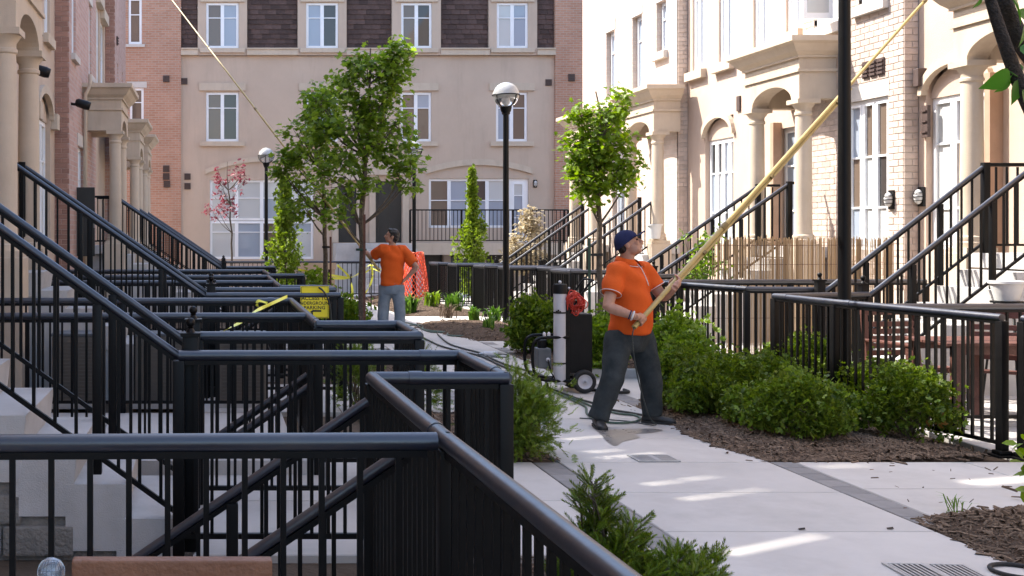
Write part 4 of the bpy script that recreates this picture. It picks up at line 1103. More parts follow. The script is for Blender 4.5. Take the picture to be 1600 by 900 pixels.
# ---------------------------------------------------------------- lamp posts
def lamp_proto():
    t = thing('street_lamp', 'x', 'street lamp', (0, 0, 0), 'black lamp posts with clear globes')
    b = MB(); b.lathe([(.085, 0), (.085, .03), (.07, .05), (.058, .09), (.056, .4), (.054, 2.5), (.050, 3.88)], 20)
    o = b.build('post', M['black'], t, 'auto')
    b = MB(); b.lathe([(.052, 3.88), (.075, 3.90), (.075, 3.93), (.09, 3.95), (.105, 4.01), (.11, 4.03), (.0, 4.03)], 20, caps=False); b.build('fitter', M['black'], t, 'auto')
    b = MB(); b.ball((0, 0, 4.25), .235, 32, 20); b.build('globe', M['globe'], t, True)
    # inner shade (upper half white reflector) and lamp
    n, m_ = 28, 8; v = []
    b = MB(); prof = [(.228*math.sin(a), 4.25+.228*math.cos(a)) for a in [math.pi*k/2/8*.97+.02 for k in range(9)]]
    b.lathe(prof, 28, caps=False); b.build('reflector', M['pot'], t, True)
    b = MB(); b.lathe([(.03, 4.03), (.03, 4.10), (.055, 4.14), (.055, 4.2), (.02, 4.24)], 14); b.build('lamp', M['whitecloth'], t, True)
    b = MB(); b.tube([(.243*math.cos(2*math.pi*k/32), .243*math.sin(2*math.pi*k/32), 4.25) for k in range(33)], .011, 6, False); b.build('hoop', M['black'], t, True)
    for k in range(4):
        a = math.pi/4+k*math.pi/2-.6
        b = MB(); b.tube([((.245*math.sin(f))*math.cos(a), (.245*math.sin(f))*math.sin(a), 4.25-.245*math.cos(f)) for f in [.35+(1.57-.35)*j/8 for j in range(9)]], .010, 6); b.build('rib', M['black'], t, True)
    return t
def copy_thing(root, loc, label, rz=0):
    r = root.copy(); COL.objects.link(r); r.location = loc; r.rotation_euler = (0, 0, rz); r['label'] = label
    for ch in list(root.children):
        c = ch.copy(); COL.objects.link(c); c.parent = r
        for g_ in ch.children: d = g_.copy(); COL.objects.link(d); d.parent = c
    return r
lp = lamp_proto()
spots = [(1319.5, 10.3, 'nearest black lamp post rising from the yew bushes on the right, globe out of frame'), (790.5, 20.8, 'black globe lamp standing clear in the middle of the court'),
         (647, 32.0, 'globe lamp behind the maple with orange netting round its foot'), (416, 34.0, 'smaller far globe lamp beside the pink blossom tree')]
for i, (px, Y, lab) in enumerate(spots):
    loc = ((px-VX)*Y/F, Y, gz(Y))
    if i == 0: lp.location = loc; lp['label'] = lab
    else: copy_thing(lp, loc, lab, i*.4)
# ================================================================ VEGETATION
def leaf_template(kind):
    if kind == 'maple':       # three-lobed, folded along the midrib (two pentagon halves -> tris)
        o = [(0, 0), (.30, .42), (.12, .50), (.55, .62) , (.50, .30), (1.0, .0)]
        pts = [(0, 0), (.22, .46), (.48, .30), (.62, .58), (.70, .22), (1.0, 0)]
        v = [(x, y, .16*y-.25*x*x) for x, y in pts] + [(x, -y, .16*y-.25*x*x) for x, y in pts[1:5]]
        f = [(0, 2, 1), (0, 5, 2), (2, 5, 4), (2, 4, 3), (0, 6, 7), (0, 7, 5), (7, 9, 5), (7, 8, 9)]
        return np.array(v), np.array(f)
    if kind == 'oval':
        pts = [(0, 0), (.3, .28), (.7, .24), (1.0, 0)]
        v = [(x, y, .25*y-.15*x*x) for x, y in pts] + [(.3, -.28, .07-.0135), (.7, -.24, .06-.07)]
        f = [(0, 2, 1), (0, 3, 2), (0, 4, 5), (0, 5, 3)]
        return np.array(v), np.array(f)
    if kind == 'clump':       # three small leaves on one point
        tv, tf = leaf_template('oval'); vs_, fs = [], []
        for k, a in enumerate((-.9, 0, .9)):
            c, s_ = math.cos(a), math.sin(a); R_ = np.array([(c, -s_, 0), (s_, c, 0), (0, 0, 1)])
            vs_.append(tv@R_.T); fs.append(tf+k*len(tv))
        return np.vstack(vs_), np.vstack(fs)
def ell_pts(c, r, n, shell=0.0):
    d = unit(RNG.normal(size=(n, 3))); rr = RNG.random(n)**(1/3); rr = shell+(1-shell)*rr
    return np.array(c)+d*rr[:, None]*np.array(r)
def limb(b, p, q, r0, r1, sag=.1, n=6, wob=.03):
    p, q = Vector(p), Vector(q); pts = []
    L = (q-p).length; w1 = Vector((random.uniform(-1, 1), random.uniform(-1, 1), 0))*wob*L
    for k in range(n+1):
        t = k/n; c = p.lerp(q, t); c.z -= sag*L*math.sin(math.pi*t)*(.5); c += w1*math.sin(math.pi*t)
        pts.append(c)
    b.tube(pts, [r0+(r1-r0)*k/n for k in range(n+1)], 6 if r0 > .012 else 4, False)
    return pts
def tree(name, label, cat, base, fork_z, blobs, leafmat_, leaf='maple', leafsize=.10, per=1.0, trunk_r=.05, group=None, barkm='bark', twigs=60, lean=(0, 0), droop=.3, cluster=7, spread=.10, updir=.6):
    """tapered trunk, limbs to points inside the crown blobs, twigs, and leaves clustered round the twig ends"""
    base = Vector(base); t = thing(name, label, cat, base, group)
    fork = base+Vector((lean[0], lean[1], fork_z))
    tb = MB(); pts = [base+Vector((lean[0]*k/6, lean[1]*k/6, fork_z*k/6))+Vector((random.uniform(-.012, .012), random.uniform(-.012, .012), 0))*(k > 0) for k in range(7)]
    top = max(c[2]+r[2]*.6 for c, r, _ in blobs)
    wt = sum(w_ for _, _, w_ in blobs)
    cx = sum(c[0]*w_ for c, _, w_ in blobs)/wt; cy = sum(c[1]*w_ for c, _, w_ in blobs)/wt
    more = [fork.lerp(Vector((cx, cy, top)), k/5)+Vector((random.uniform(-.05, .05), random.uniform(-.05, .05), 0)) for k in range(1, 6)]
    rs = [trunk_r*(1.25 if k == 0 else 1-.04*k) for k in range(7)]+[trunk_r*(.7-.12*k) for k in range(5)]
    tb.tube(pts+more, rs, 10); tb.build('trunk', M[barkm], t, True)
    ends, dirs = [], []; lb = MB()
    for c, r, w_ in blobs:
        n = max(2, int(twigs*w_)); targets = ell_pts(c, r, n, .25)
        nl = max(3, n//4); limbs = []
        for q in ell_pts(c, (r[0]*.55, r[1]*.55, r[2]*.55), nl):
            s0 = random.choice(pts[4:]+more[:3]); s0 = min(pts[3:]+more[:4], key=lambda a: abs((Vector(q).z-a.z)-.6*math.hypot(q[0]-a.x, q[1]-a.y)-.25))
            limbs.append(limb(lb, s0, q, trunk_r*.36, trunk_r*.14, .14))
        allp = [p for l in limbs for p in l[2:]]
        for q in targets:
            s0 = min(allp, key=lambda a: (a-Vector(q)).length_squared)
            tw = limb(lb, s0, q, trunk_r*.10+.002, .0022, .05, 4, .06)
            d = (tw[-1]-tw[1]).normalized()
            for f in (.55, .8, 1.0):
                ends.append(tw[1].lerp(tw[-1], f)); dirs.append(d)
    lb.build('branches', M[barkm], t, True)
    E_ = np.repeat(np.array(ends), max(1, int(cluster*per)), axis=0); n = len(E_)
    T = E_+RNG.normal(size=(n, 3))*spread*np.array((1, 1, .8))
    d = RNG.normal(size=(n, 3)); d[:, 2] = d[:, 2]*.35-droop; d = unit(d+np.repeat(np.array(dirs), max(1, int(cluster*per)), axis=0)*.5)
    tv, tf = leaf_template(leaf)
    v, f = scatter(tv, tf, frames(d, RNG.normal(size=n)*.55), T, leafsize*RNG.uniform(.6, 1.15, n))
    np_obj('crown', v, f, M[leafmat_], t, smooth=False)
    return t
def pxblob(px, py, Y, rx, rz, ry=None, w_=1.0):
    c = P(px, py, Y); s = F/Y
    return ((c.x, c.y, c.z), (rx/s, (ry if ry else rx)/s, rz/s), w_)
# the two maples in the middle of the court
Ya, Yb_ = 19.6, 17.4
tree('maple_tree', 'slender maple behind, left one of the pair, with a tie round its trunk', 'tree', ((508-VX)*Ya/F, Ya, gz(Ya)), 1.95,
     [pxblob(480, 215, Ya, 42, 55, 40, .9), pxblob(455, 268, Ya, 30, 40, 30, .6), pxblob(505, 170, Ya, 30, 42, 30, .7), pxblob(480, 315, Ya, 50, 26, 35, .5)],
     'leaf_maple', leafsize=.10, twigs=40, trunk_r=.047, group='maples in the middle of the court', cluster=6, spread=.085)
tree('maple_tree', 'larger leafy maple beside the pole of the bareheaded worker', 'tree', ((565-VX)*Yb_/F, Yb_, 0.02), 1.75,
     [pxblob(572, 130, Yb_, 48, 60, 45, 1.0), pxblob(615, 110, Yb_, 22, 42, 25, .5), pxblob(545, 215, Yb_, 62, 60, 50, 1.3), pxblob(600, 200, Yb_, 42, 55, 40, .8),
      pxblob(545, 285, Yb_, 60, 40, 50, .48), pxblob(626, 88, Yb_, 16, 20, 18, .2), pxblob(632, 265, Yb_, 26, 40, 25, .45), pxblob(500, 150, Yb_, 24, 28, 24, .2), pxblob(540, 330, Yb_, 40, 22, 35, .12)],
     'leaf_maple', leafsize=.10, twigs=44, trunk_r=.05, group='maples in the middle of the court', cluster=6, spread=.085)
Yr = 14.6
tree('lime_tree', 'young bright green tree, sunlit crown, just behind the worker in the cap', 'tree', ((937-VX)*Yr/F, Yr, .03), 1.75,
     [pxblob(922, 278, Yr, 42, 46, 38, 1.1), pxblob(945, 215, Yr, 38, 52, 36, 1.1), pxblob(903, 240, Yr, 26, 42, 28, .6), pxblob(965, 160, Yr, 18, 28, 20, .3), pxblob(975, 265, Yr, 22, 40, 26, .5), pxblob(905, 175, Yr, 12, 24, 12, .2)],
     'leaf_lit', leafsize=.078, twigs=40, trunk_r=.045, cluster=6, spread=.07)
# pink blossom tree and cream shrub
Yp = 33.6
tree('blossom_tree', 'thin pink blossom tree in front of the large white window', 'tree', ((362-VX)*Yp/F, Yp, gz(Yp)), 1.9,
     [pxblob(358, 300, Yp, 32, 42, 30, 1.0), pxblob(375, 268, Yp, 10, 26, 10, .3), pxblob(335, 325, Yp, 18, 22, 18, .3), pxblob(342, 270, Yp, 8, 20, 8, .15)],
     'blossom', leaf='clump', leafsize=.075, twigs=40, trunk_r=.035, cluster=2, spread=.05, droop=0)
Yc = 30.5
tree('blossom_shrub', 'cream flowering shrub beside the farthest right stair', 'shrub', ((826-VX)*Yc/F, Yc, gz(Yc)), .5,
     [pxblob(826, 385, Yc, 30, 42, 28, 1.3), pxblob(830, 345, Yc, 16, 20, 16, .5), pxblob(805, 400, Yc, 16, 30, 20, .5)], 'cream', leaf='clump', leafsize=.085, twigs=45, trunk_r=.035, cluster=5, spread=.07, droop=0)
# columnar trees
def columnar(label, px, py_top, py_base, Y, halfw, n, prof, leafm='leaf_col'):
    base = Vector(((px-VX)*Y/F, Y, gz(Y))); zt = H-(py_top-HY)*Y/F; hgt = zt-base.z; W = halfw*Y/F
    t = thing('columnar_tree', label, 'tree', base, 'columnar hornbeams')
    tb = MB(); tb.tube([base, base+Vector((.01, 0, hgt*.5)), base+Vector((0, 0, hgt*.97))], [.035, .025, .006], 8); tb.build('trunk', M['bark'], t, True)
    lb = MB(); T = []; D_ = []
    for k in range(n):
        f = random.random()**.8; i = f*(len(prof)-1); a = int(min(i, len(prof)-2)); rr = (prof[a]+(prof[a+1]-prof[a])*(i-a))*W
        th = random.uniform(0, 2*math.pi); z = base.z+.2+f*(hgt-.25)
        rr *= (.8+.35*math.sin(th*3+z*4.1)+.15*math.sin(th*7-z*9))
        p0 = Vector((base.x, base.y, max(base.z+.1, z-rr*1.5))); q = Vector((base.x+rr*math.cos(th), base.y+rr*math.sin(th), z))
        if k % 3 == 0: limb(lb, p0, q, .007, .002, -.1, 4, .02)
        for s in range(9):
            u = random.uniform(.35, 1.05); c = p0.lerp(q, u); T.append(c+Vector([random.gauss(0, .035) for _ in range(3)])); D_.append((math.cos(th), math.sin(th), .9))
    lb.build('branches', M['bark'], t, True)
    T = np.array(T); n_ = len(T); d = unit(np.array(D_)+RNG.normal(size=(n_, 3))*.8); tv, tf = leaf_template('clump')
    v, f = scatter(tv, tf, frames(d, RNG.uniform(-3, 3, n_)), T, RNG.uniform(.045, .085, n_)); np_obj('crown', v, f, M[leafm], t)
columnar('green columnar tree left of the maples, in front of the far lamp', 445, 276, 430, 31.6, 31, 520, [.9, 1.05, 1.1, .95, .6, .42, .32, .12])
columnar('tall narrow columnar tree with a thin tip in front of the balcony', 738, 262, 475, 30.6, 27, 460, [.8, 1.0, 1.0, .95, .85, .6, .3, .22, .12, .03])
# ---------------------------------------------------------------- yews and other low shrubs
def shoot_template(n=7, w_=.10, ln=.36):
    v, f = [], []
    for k in range(n):
        x = k/n*.92+.04
        for s in (-1, 1):
            l = ln*(1-.35*abs(2*x-1)); b = len(v)
            v += [(x, 0, 0), (x+.10, s*l*.55, .05+.02*(k % 3)), (x+.16, s*l, .03+.05*((k*7) % 3-1)), (x+w_, 0, .01)]
            f.append((b, b+1, b+2, b+3))
    for s in (-.4, .4): b = len(v); v += [(.9, 0, 0), (1.0, s*.12, .04), (1.15, s*.2, .06), (1.0, 0, .0)]; f.append((b, b+1, b+2, b+3))
    b = len(v); v += [(0, -.012, 0), (1, -.006, 0), (1, .006, .0), (0, .012, 0)]; f.append((b, b+1, b+2, b+3))
    return np.array(v), np.array(f)
def bush(label, blobs, n, size, mat='leaf_yew', name='yew_bush', cat='bush', kind='shoot', tips=.38, group='low evergreen bushes', seed_up=.9, tipmat='leaf_tip', rust=0):
    c0, r0 = blobs[0]; base = (c0[0], c0[1], bz(c0[0], c0[1]))
    t = thing(name, label, cat, base, group)
    vol = [r[0]*r[1]*r[2] for _, r in blobs]; tot = sum(v_**.67 for v_ in vol); T, D_ = [], []
    lb = MB(); b0 = Vector(base)
    for (c, r), v_ in zip(blobs, vol):
        m_ = int(n*(4.2 if kind == 'shoot' or size > .05 else 7.5)*v_**.67/tot); nc_ = max(6, m_//11); dc = unit(RNG.normal(size=(nc_, 3))); dc[:, 2] = np.where(dc[:, 2] < -.62, -dc[:, 2], dc[:, 2])
        rc = .62+.38*RNG.random(nc_)**.6
        rc *= 1+.20*np.sin(dc[:, 0]*7+c[0]*9)*np.cos(dc[:, 1]*6+c[1]*5)+.09*np.sin(dc[:, 2]*9+dc[:, 0]*5)
        ki = RNG.integers(0, nc_, m_); d = dc[ki]
        p = np.array(c)+d*rc[ki][:, None]*np.array(r)+RNG.normal(size=(m_, 3))*size*(.45 if kind == 'shoot' else .8)+d*(RNG.random(m_)**6)[:, None]*size*2.2; T.append(p)
        dd = d*np.array((1, 1, .8)); dd[:, 2] += seed_up*.30; D_.append(unit(unit(dd)+RNG.normal(size=(m_, 3))*.42))
        for k in range(10):
            q = c+(d[k]*r*.75 if m_ > 10 else 0); limb(lb, b0+Vector((random.uniform(-.05, .05), random.uniform(-.05, .05), 0)), q, .012, .004, -.1, 4, .05)
    T = np.vstack(T); D_ = np.vstack(D_); keep = T[:, 2] > base[2]+.03; T, D_ = T[keep], D_[keep]; n_ = len(T)
    lb.build('stems', M['bark'], t, True)
    if kind == 'shoot': tv, tf = shoot_template()
    else: tv, tf = leaf_template('clump')
    S = size*RNG.uniform(.4, 1.0, n_)*(.92 if kind == 'shoot' else .85); roll = RNG.uniform(-3, 3, n_)
    ctr = np.array([c for c, _ in blobs]).mean(0); tipm = (RNG.random(n_) < tips)
    for nm, msk, mt in (('foliage', ~tipm, mat), ('new_growth', tipm, tipmat)):
        if msk.sum() == 0: continue
        TT = T[msk]; v, f = scatter(tv, tf, frames(D_[msk], roll[msk]), TT, S[msk]); np_obj(nm, v, f, M[mt], t)
    if rust:
        p = T[np.argmin(np.linalg.norm(T-np.array(rust)[None], axis=1))]; m_ = 14
        v, f = scatter(tv, tf, frames(unit(RNG.normal(size=(m_, 3))+np.array((0, -.8, .5))), RNG.uniform(-3, 3, m_)), p+RNG.normal(size=(m_, 3))*.035, np.full(m_, size*.8))
        np_obj('dead_sprigs', v, f, M['rustleaf'], t)
    return t
def gb(px, py_top, py_base, wpx, Yoff=0.0):            # blob from a bush's outline in the photograph, standing on the ground
    g = G(px, py_base, .03); Y = g.y+wpx/2*g.y/F*.55; s = F/Y
    h = (py_base-py_top)/s
    return ((((px-VX)/s), Y, .03+h*.42), (wpx/2/s*.84, wpx/2/s*.78, h*.54))
bush('broad yew bush at the front of the bed beside the lamp post foot', [gb(1250, 600, 692, 150), gb(1180, 618, 672, 90), gb(1300, 615, 680, 80)], 1150, .046, kind='clump', rust=P(1195, 648, 9.2))
bush('rounded dark yew bush right of the lamp post', [gb(1420, 588, 690, 140), gb(1370, 575, 655, 110)], 1100, .046, kind='clump', rust=P(1457, 660, 9.0), tips=.15)
bush('yew bush behind the lamp post against the railing', [gb(1262, 535, 625, 130), gb(1200, 560, 640, 100)], 850, .046, kind='clump', tips=.2)
bush('yew bush in the middle of the bed left of the lamp post', [gb(1140, 565, 650, 130), gb(1105, 590, 655, 90)], 850, .046, kind='clump', tips=.2)
bush('dark yew bush next to the worker in dark jeans', [gb(1065, 555, 640, 80), gb(1090, 575, 650, 90)], 750, .046, kind='clump', tips=.12)
bush('yellow-green bush beside the hip of the worker in the cap', [gb(1055, 508, 590, 85), gb(1080, 530, 600, 60)], 800, .075, 'leaf_euo', 'euonymus_bush', 'bush', 'clump', .45, tipmat='leaf_tip')
bush('green bush between the water cart and the worker', [gb(935, 510, 585, 62), gb(945, 500, 570, 40)], 600, .075, 'leaf_euo', 'euonymus_bush', 'bush', 'clump', .1)
bush('round dark bush behind the white cylinder of the cart', [gb(835, 480, 552, 75), gb(850, 490, 552, 50)], 800, .085, 'leaf_yew', 'boxwood_bush', 'bush', 'clump', .12)
bush('yew bush at the post of the bumped-out left railing', [gb(815, 600, 712, 95), gb(800, 640, 712, 70), gb(838, 625, 700, 40)], 560, .095, tips=.5)
bush('small yew bush inside the second left yard, seen through the railings', [gb(560, 555, 640, 70), gb(655, 560, 640, 60)], 420, .09, tips=.25)
# the foreground yew: taller separate shoots
def spray(label, stems, size):
    t = thing('yew_bush', label, 'bush', (stems[0][0][0], stems[0][0][1], bz(stems[0][0][0], stems[0][0][1])), 'low evergreen bushes')
    lb = MB(); T, D_ = [], []
    for p, q in stems:
        pts = limb(lb, p, q, .012, .003, .0, 6, .05); p, q = Vector(p), Vector(q)
        for k in range(40):
            f = random.uniform(.15, 1.0); c = p.lerp(q, f); i = min(5, int(f*6)); c = pts[i].lerp(pts[i+1], f*6-i)
            a = random.uniform(0, 6.28); d = Vector((math.cos(a), math.sin(a), random.uniform(.5, 1.3)))
            ln = size*(1.25-.55*f)
            if k % 3 == 0: limb(lb, c, c+d.normalized()*ln*.9, .004, .0015, 0, 3, .03)
            T.append(c+d.normalized()*random.uniform(0, .04)); D_.append(d)
            if random.random() < .6: T.append(c+d.normalized()*ln*.55); D_.append(d+Vector((random.gauss(0, .5), random.gauss(0, .5), .1)))
        T.append(q); D_.append(Vector((0, 0, 1)))
    lb.build('stems', M['bark'], t, True)
    T, D_ = np.array([tuple(x) for x in T]), unit(np.array([tuple(x) for x in D_])); n_ = len(T); tv, tf = shoot_template(15, .05, .20)
    tipm = RNG.random(n_) < .4
    for nm, msk, mt in (('foliage', ~tipm, 'leaf_yew'), ('new_growth', tipm, 'leaf_tip')):
        v, f = scatter(tv, tf, frames(D_[msk], RNG.uniform(-3, 3, msk.sum())), T[msk], size*RNG.uniform(.7, 1.1, msk.sum())); np_obj(nm, v, f, M[mt], t)
st_ = []
for px, py, Y in ((925, 752, 5.25), (905, 775, 5.3), (950, 775, 5.3), (990, 822, 5.2), (975, 850, 5.1), (1000, 850, 5.25), (1060, 872, 5.15), (1095, 880, 5.2), (1035, 890, 5.1), (930, 830, 5.2), (905, 850, 5.2), (950, 870, 5.1), (1085, 900, 5.0), (890, 880, 5.0), (1010, 895, 5.0)):
    q = P(px, py, Y); p = Vector((q.x*.9+.17, Y+random.uniform(-.1, .1), .03)); st_.append((p, q))
st_ += [(p+Vector((random.gauss(0, .06), random.gauss(0, .06), 0)), q+Vector((random.gauss(0, .05), random.gauss(0, .05), -abs(random.gauss(.03, .03))))) for p, q in st_]
spray('bright feathery yew at the bottom of the picture beside the black rail', st_, .085)
# ground plants in the far bed
def tuft(label, px, py, n, L, mat='grass', name='grass_tuft', cat='grass', wid=.012, lean=.6, z=None):
    g = G(px, py, 0 if py > 515 else gz(21)); b = MB(); zz = bz(g.x, g.y)
    for k in range(n):
        a = random.uniform(0, 6.28); l = L*random.uniform(.55, 1.1); e = lean*random.uniform(.3, 1.3); p = Vector((g.x+random.gauss(0, L*.16), g.y+random.gauss(0, L*.16), zz-.01))
        d = Vector((math.cos(a), math.sin(a), 0)); s = Vector((-d.y, d.x, 0))*wid
        q = p+d*l*e*.4+Vector((0, 0, l*.65)); r = p+d*l*e+Vector((0, 0, l*(.95-.35*e)))
        b.add([p-s*.7, p+s*.7, q+s, q-s, r], [(0, 1, 2, 3), (3, 2, 4)])
    return tag(b.build(name, M[mat], None), label, cat)
tuft('thin grass tuft at the edge of the lower right mulch mound', 1490, 802, 16, .16, wid=.004, lean=.9)
tuft('strappy green plant in front of the middle lamp post', 742, 508, 60, .34, name='daylily', cat='plant', wid=.018)
tuft('bright green plant right of the lily near the lamp post', 772, 505, 45, .36, name='daylily', cat='plant', wid=.018)
tuft('small green plant at the foot of the middle lamp post', 765, 520, 30, .26, name='daylily', cat='plant', wid=.016)
tuft('leafy green plant beside the light jeans of the far worker', 640, 484, 70, .5, name='perennial_plant', cat='plant', wid=.03)
tuft('yellow-green perennial in front of the orange netting', 675, 478, 60, .45, 'leaf_tip', name='perennial_plant', cat='plant', wid=.025)
tuft('twiggy green perennial in the far bed right of the netting', 708, 484, 70, .5, name='perennial_plant', cat='plant', wid=.018)
tuft('dry brown perennial in the middle of the far mulch bed', 700, 494, 60, .4, 'chip', name='perennial_plant', cat='plant', wid=.012)
bush('low green hedge bush left of the maple trunk', [gb(540, 478, 520, 60)], 350, .09, 'leaf_euo', 'hedge_bush', 'bush', 'clump', .1)
bush('low yellow-green bush behind the parking sign', [gb(490, 432, 500, 55)], 260, .09, 'leaf_euo', 'hedge_bush', 'bush', 'clump', .5)
# climber on the right railing, left of the reed screen
cl = thing('climbing_plant', 'light green climber on the stair railing left of the reed screen', 'climber', tuple(P(1095, 445, 14.9)), None)
b = MB(); T = []
for k in range(16):
    p = P(1080+random.uniform(-15, 25), 445, 14.9); q = P(1100+random.gauss(0, 20), 400+random.uniform(-45, 30), 14.9+random.uniform(-.2, .3)); pts = limb(b, p, q, .005, .002, -.2, 6, .12); T += [pts[i]+Vector([random.gauss(0, .05) for _ in range(3)]) for i in range(1, 7) for _ in range(5)]
b.build('stems', M['bark'], cl, True); T = np.array([tuple(x) for x in T]); tv, tf = leaf_template('oval'); n_ = len(T)
v, f = scatter(tv, tf, frames(unit(RNG.normal(size=(n_, 3))), RNG.uniform(-3, 3, n_)), T, RNG.uniform(.04, .08, n_)); np_obj('leaves', v, f, M['leaf_euo'], cl)
# near tree at the right edge: dark limbs and large leaves reaching into the top right corner
nt_ = thing('redbud_tree', 'near tree with dark branches and large leaves reaching into the top right corner', 'tree', (4.95, 4.6, bz(4.95, 4.6)))
b = MB(); tp = Vector((4.95, 4.6, .1))
b.tube(spline([(4.95, 4.6, .05), (4.9, 4.6, .8), (4.75, 4.58, 1.5), (4.35, 4.55, 1.85), (3.9, 4.5, 2.05)], 5), [.075-.0022*k for k in range(21)], 12); b.build('trunk', M['darkbark'], nt_, True)
Yl = 4.5
br1 = spline([P(1725, 360, 4.55), P(1640, 225, Yl), P(1597, 140, Yl), P(1567, 60, Yl), P(1545, -10, Yl), P(1525, -90, Yl)], 6)
b = MB(); b.tube(br1, [.034-.0006*k for k in range(len(br1))], 10); b.build('branch', M['darkbark'], nt_, True)
br2 = spline([P(1740, 300, 4.7), P(1650, 140, 4.7), P(1600, 70, 4.7), P(1572, 15, 4.7), P(1560, -50, 4.7)], 6)
b = MB(); b.tube(br2, [.046-.0006*k for k in range(len(br2))], 10); b.build('branch', M['darkbark'], nt_, True)
b = MB(); b.tube(spline([(3.9, 4.5, 2.05), P(1725, 360, 4.55)], 4), .034, 8); b.tube(spline([(3.9, 4.5, 2.05), P(1740, 300, 4.7)], 4), .04, 8); b.build('branch', M['darkbark'], nt_, True)
def bigleaf(px, py, Y, L, ang, tilt, roll):
    v, f = [], []
    prof = [(0, .0), (.08, .22), (.25, .36), (.45, .36), (.65, .26), (.82, .13), (1.0, 0)]
    for x, y in prof: v.append((x, 0, -.18*x*x)); v.append((x, y, .10*y*2-.18*x*x)); v.append((x, -y, .10*y*2-.18*x*x))
    for k in range(len(prof)-1):
        a, c = 3*k, 3*k+3; f += [(a, c, c+1, a+1), (a, a+2, c+2, c)]
    R_ = Matrix.Rotation(-rad(ang), 3, 'Y')@Matrix.Rotation(rad(roll), 3, 'X')@Matrix.Rotation(rad(tilt), 3, 'Z')
    o = P(px, py, Y); m_ = MB().add([o+R_@(Vector(p)*L) for p in v], f)
    q = m_.build('leaf', M['leaf_big'], nt_, True)
for a in ((1578, 112, 4.45, .125, 208, 10, 60), (1582, 118, 4.5, .10, 235, -8, 40), (1590, 125, 4.48, .10, 262, 5, 70), (1600, 85, 4.4, .10, 40, 0, 30), (1595, 100, 4.55, .09, 215, 5, -30),
          (1535, -6, 4.5, .06, 240, 0, 40), (1580, -5, 4.6, .13, 300, 10, 40), (1590, 20, 4.75, .10, 330, 10, 60), (1560, -12, 4.8, .10, 280, 0, 20), (1600, 40, 4.6, .09, 260, 20, 50), (1598, 140, 4.4, .08, 290, 0, 60)):
    bigleaf(*a)
b = MB(); b.tube([P(1600, 132, 4.5), P(1590, 120, 4.48), P(1578, 112, 4.45)], .003, 5); b.tube([P(1592, 128, 4.5), P(1590, 125, 4.48)], .003, 5); b.build('leaf_stalk', M['leaf_big'], nt_, True)
# sprig at the right edge
sp_ = thing('young_shrub', 'green leafy sprig poking in at the right edge above the mulch mound', 'shrub', (4.52, 6.1, bz(4.52, 6.1)))
b = MB(); stm = [limb(b, (4.52, 6.1, .05), P(px, py, 6.1), .008, .003, 0, 6, .05) for px, py in ((1600, 690, ), (1612, 740), (1630, 660), (1600, 720), (1650, 700))]
b.build('stems', M['bark'], sp_, True); T = np.array([tuple(l[i]+Vector([random.gauss(0, .015) for _ in range(3)])) for l in stm for i in (3, 4, 5, 6, 6, 6)]); n_ = len(T); tv, tf = leaf_template('oval')
d = unit(RNG.normal(size=(n_, 3))*.6+np.array((-.7, -.3, .3))); v, f = scatter(tv, tf, frames(d, RNG.normal(size=n_)*.6), T, RNG.uniform(.06, .10, n_)); np_obj('leaves', v, f, M['leaf_lit'], sp_)
# ================================================================ PEOPLE
def loft(b, rings, n=18, caps=True):
    """rings: (centre, half-axis u, half-axis v)"""
    s = len(b.v)
    for c, u, v in rings:
        c, u, v = Vector(c), Vector(u), Vector(v)
        for j in range(n):
            a = 2*math.pi*j/n; b.v.append(tuple(c+u*math.cos(a)+v*math.sin(a)))
    for i in range(len(rings)-1):
        for j in range(n): b.f.append((s+i*n+j, s+i*n+(j+1) % n, s+(i+1)*n+(j+1) % n, s+(i+1)*n+j))
    b.f.append(tuple(s+j for j in reversed(range(n)))); b.f.append(tuple(s+(len(rings)-1)*n+j for j in range(n)))
def eball(b, c, ax, n=16, m_=12):                        # ellipsoid with three axis vectors
    t = MB().ball((0, 0, 0), 1, n, m_); A = Matrix((ax[0], ax[1], ax[2])).transposed()
    b.add([Vector(c)+A@Vector(p) for p in t.v], t.f)
def skin_mesh(name, b, mat, voxel, smooth_it=6, wrinkle=0.0, parent=None, wfreq=(9, 9, 16)):
    me = b.mesh(name+'_cage', None); bm = bmesh.new(); bm.from_mesh(me); bmesh.ops.recalc_face_normals(bm, faces=bm.faces[:]); bm.to_mesh(me); bm.free()
    o = bpy.data.objects.new(name+'_cage', me); COL.objects.link(o)
    r = o.modifiers.new('r', 'REMESH'); r.mode = 'VOXEL'; r.voxel_size = voxel
    sm = o.modifiers.new('s', 'SMOOTH'); sm.iterations = smooth_it; sm.factor = .5
    dg = bpy.context.evaluated_depsgraph_get(); res = bpy.data.meshes.new_from_object(o.evaluated_get(dg)); res.name = name
    bpy.data.objects.remove(o); bpy.data.meshes.remove(me)
    if wrinkle:
        n = len(res.vertices); co = np.empty(n*3, np.float32); no = np.empty(n*3, np.float32)
        res.vertices.foreach_get('co', co); res.vertices.foreach_get('normal', no); co = co.reshape(-1, 3); no = no.reshape(-1, 3)
        x, y, z = co.T
        h = np.sin(x*wfreq[0]*2.1+z*wfreq[2]+2*np.sin(y*7+z*5))*np.cos(y*wfreq[1]*1.7-z*wfreq[2]*.6+x*4)+.6*np.sin(z*wfreq[2]*2.3+x*13+y*9)
        co += no*(h*wrinkle)[:, None]; res.vertices.foreach_set('co', co.ravel()); res.update()
    res.materials.clear(); res.materials.append(mat); res.polygons.foreach_set('use_smooth', [True]*len(res.polygons))
    ob = bpy.data.objects.new(name, res); link(ob, parent); return ob
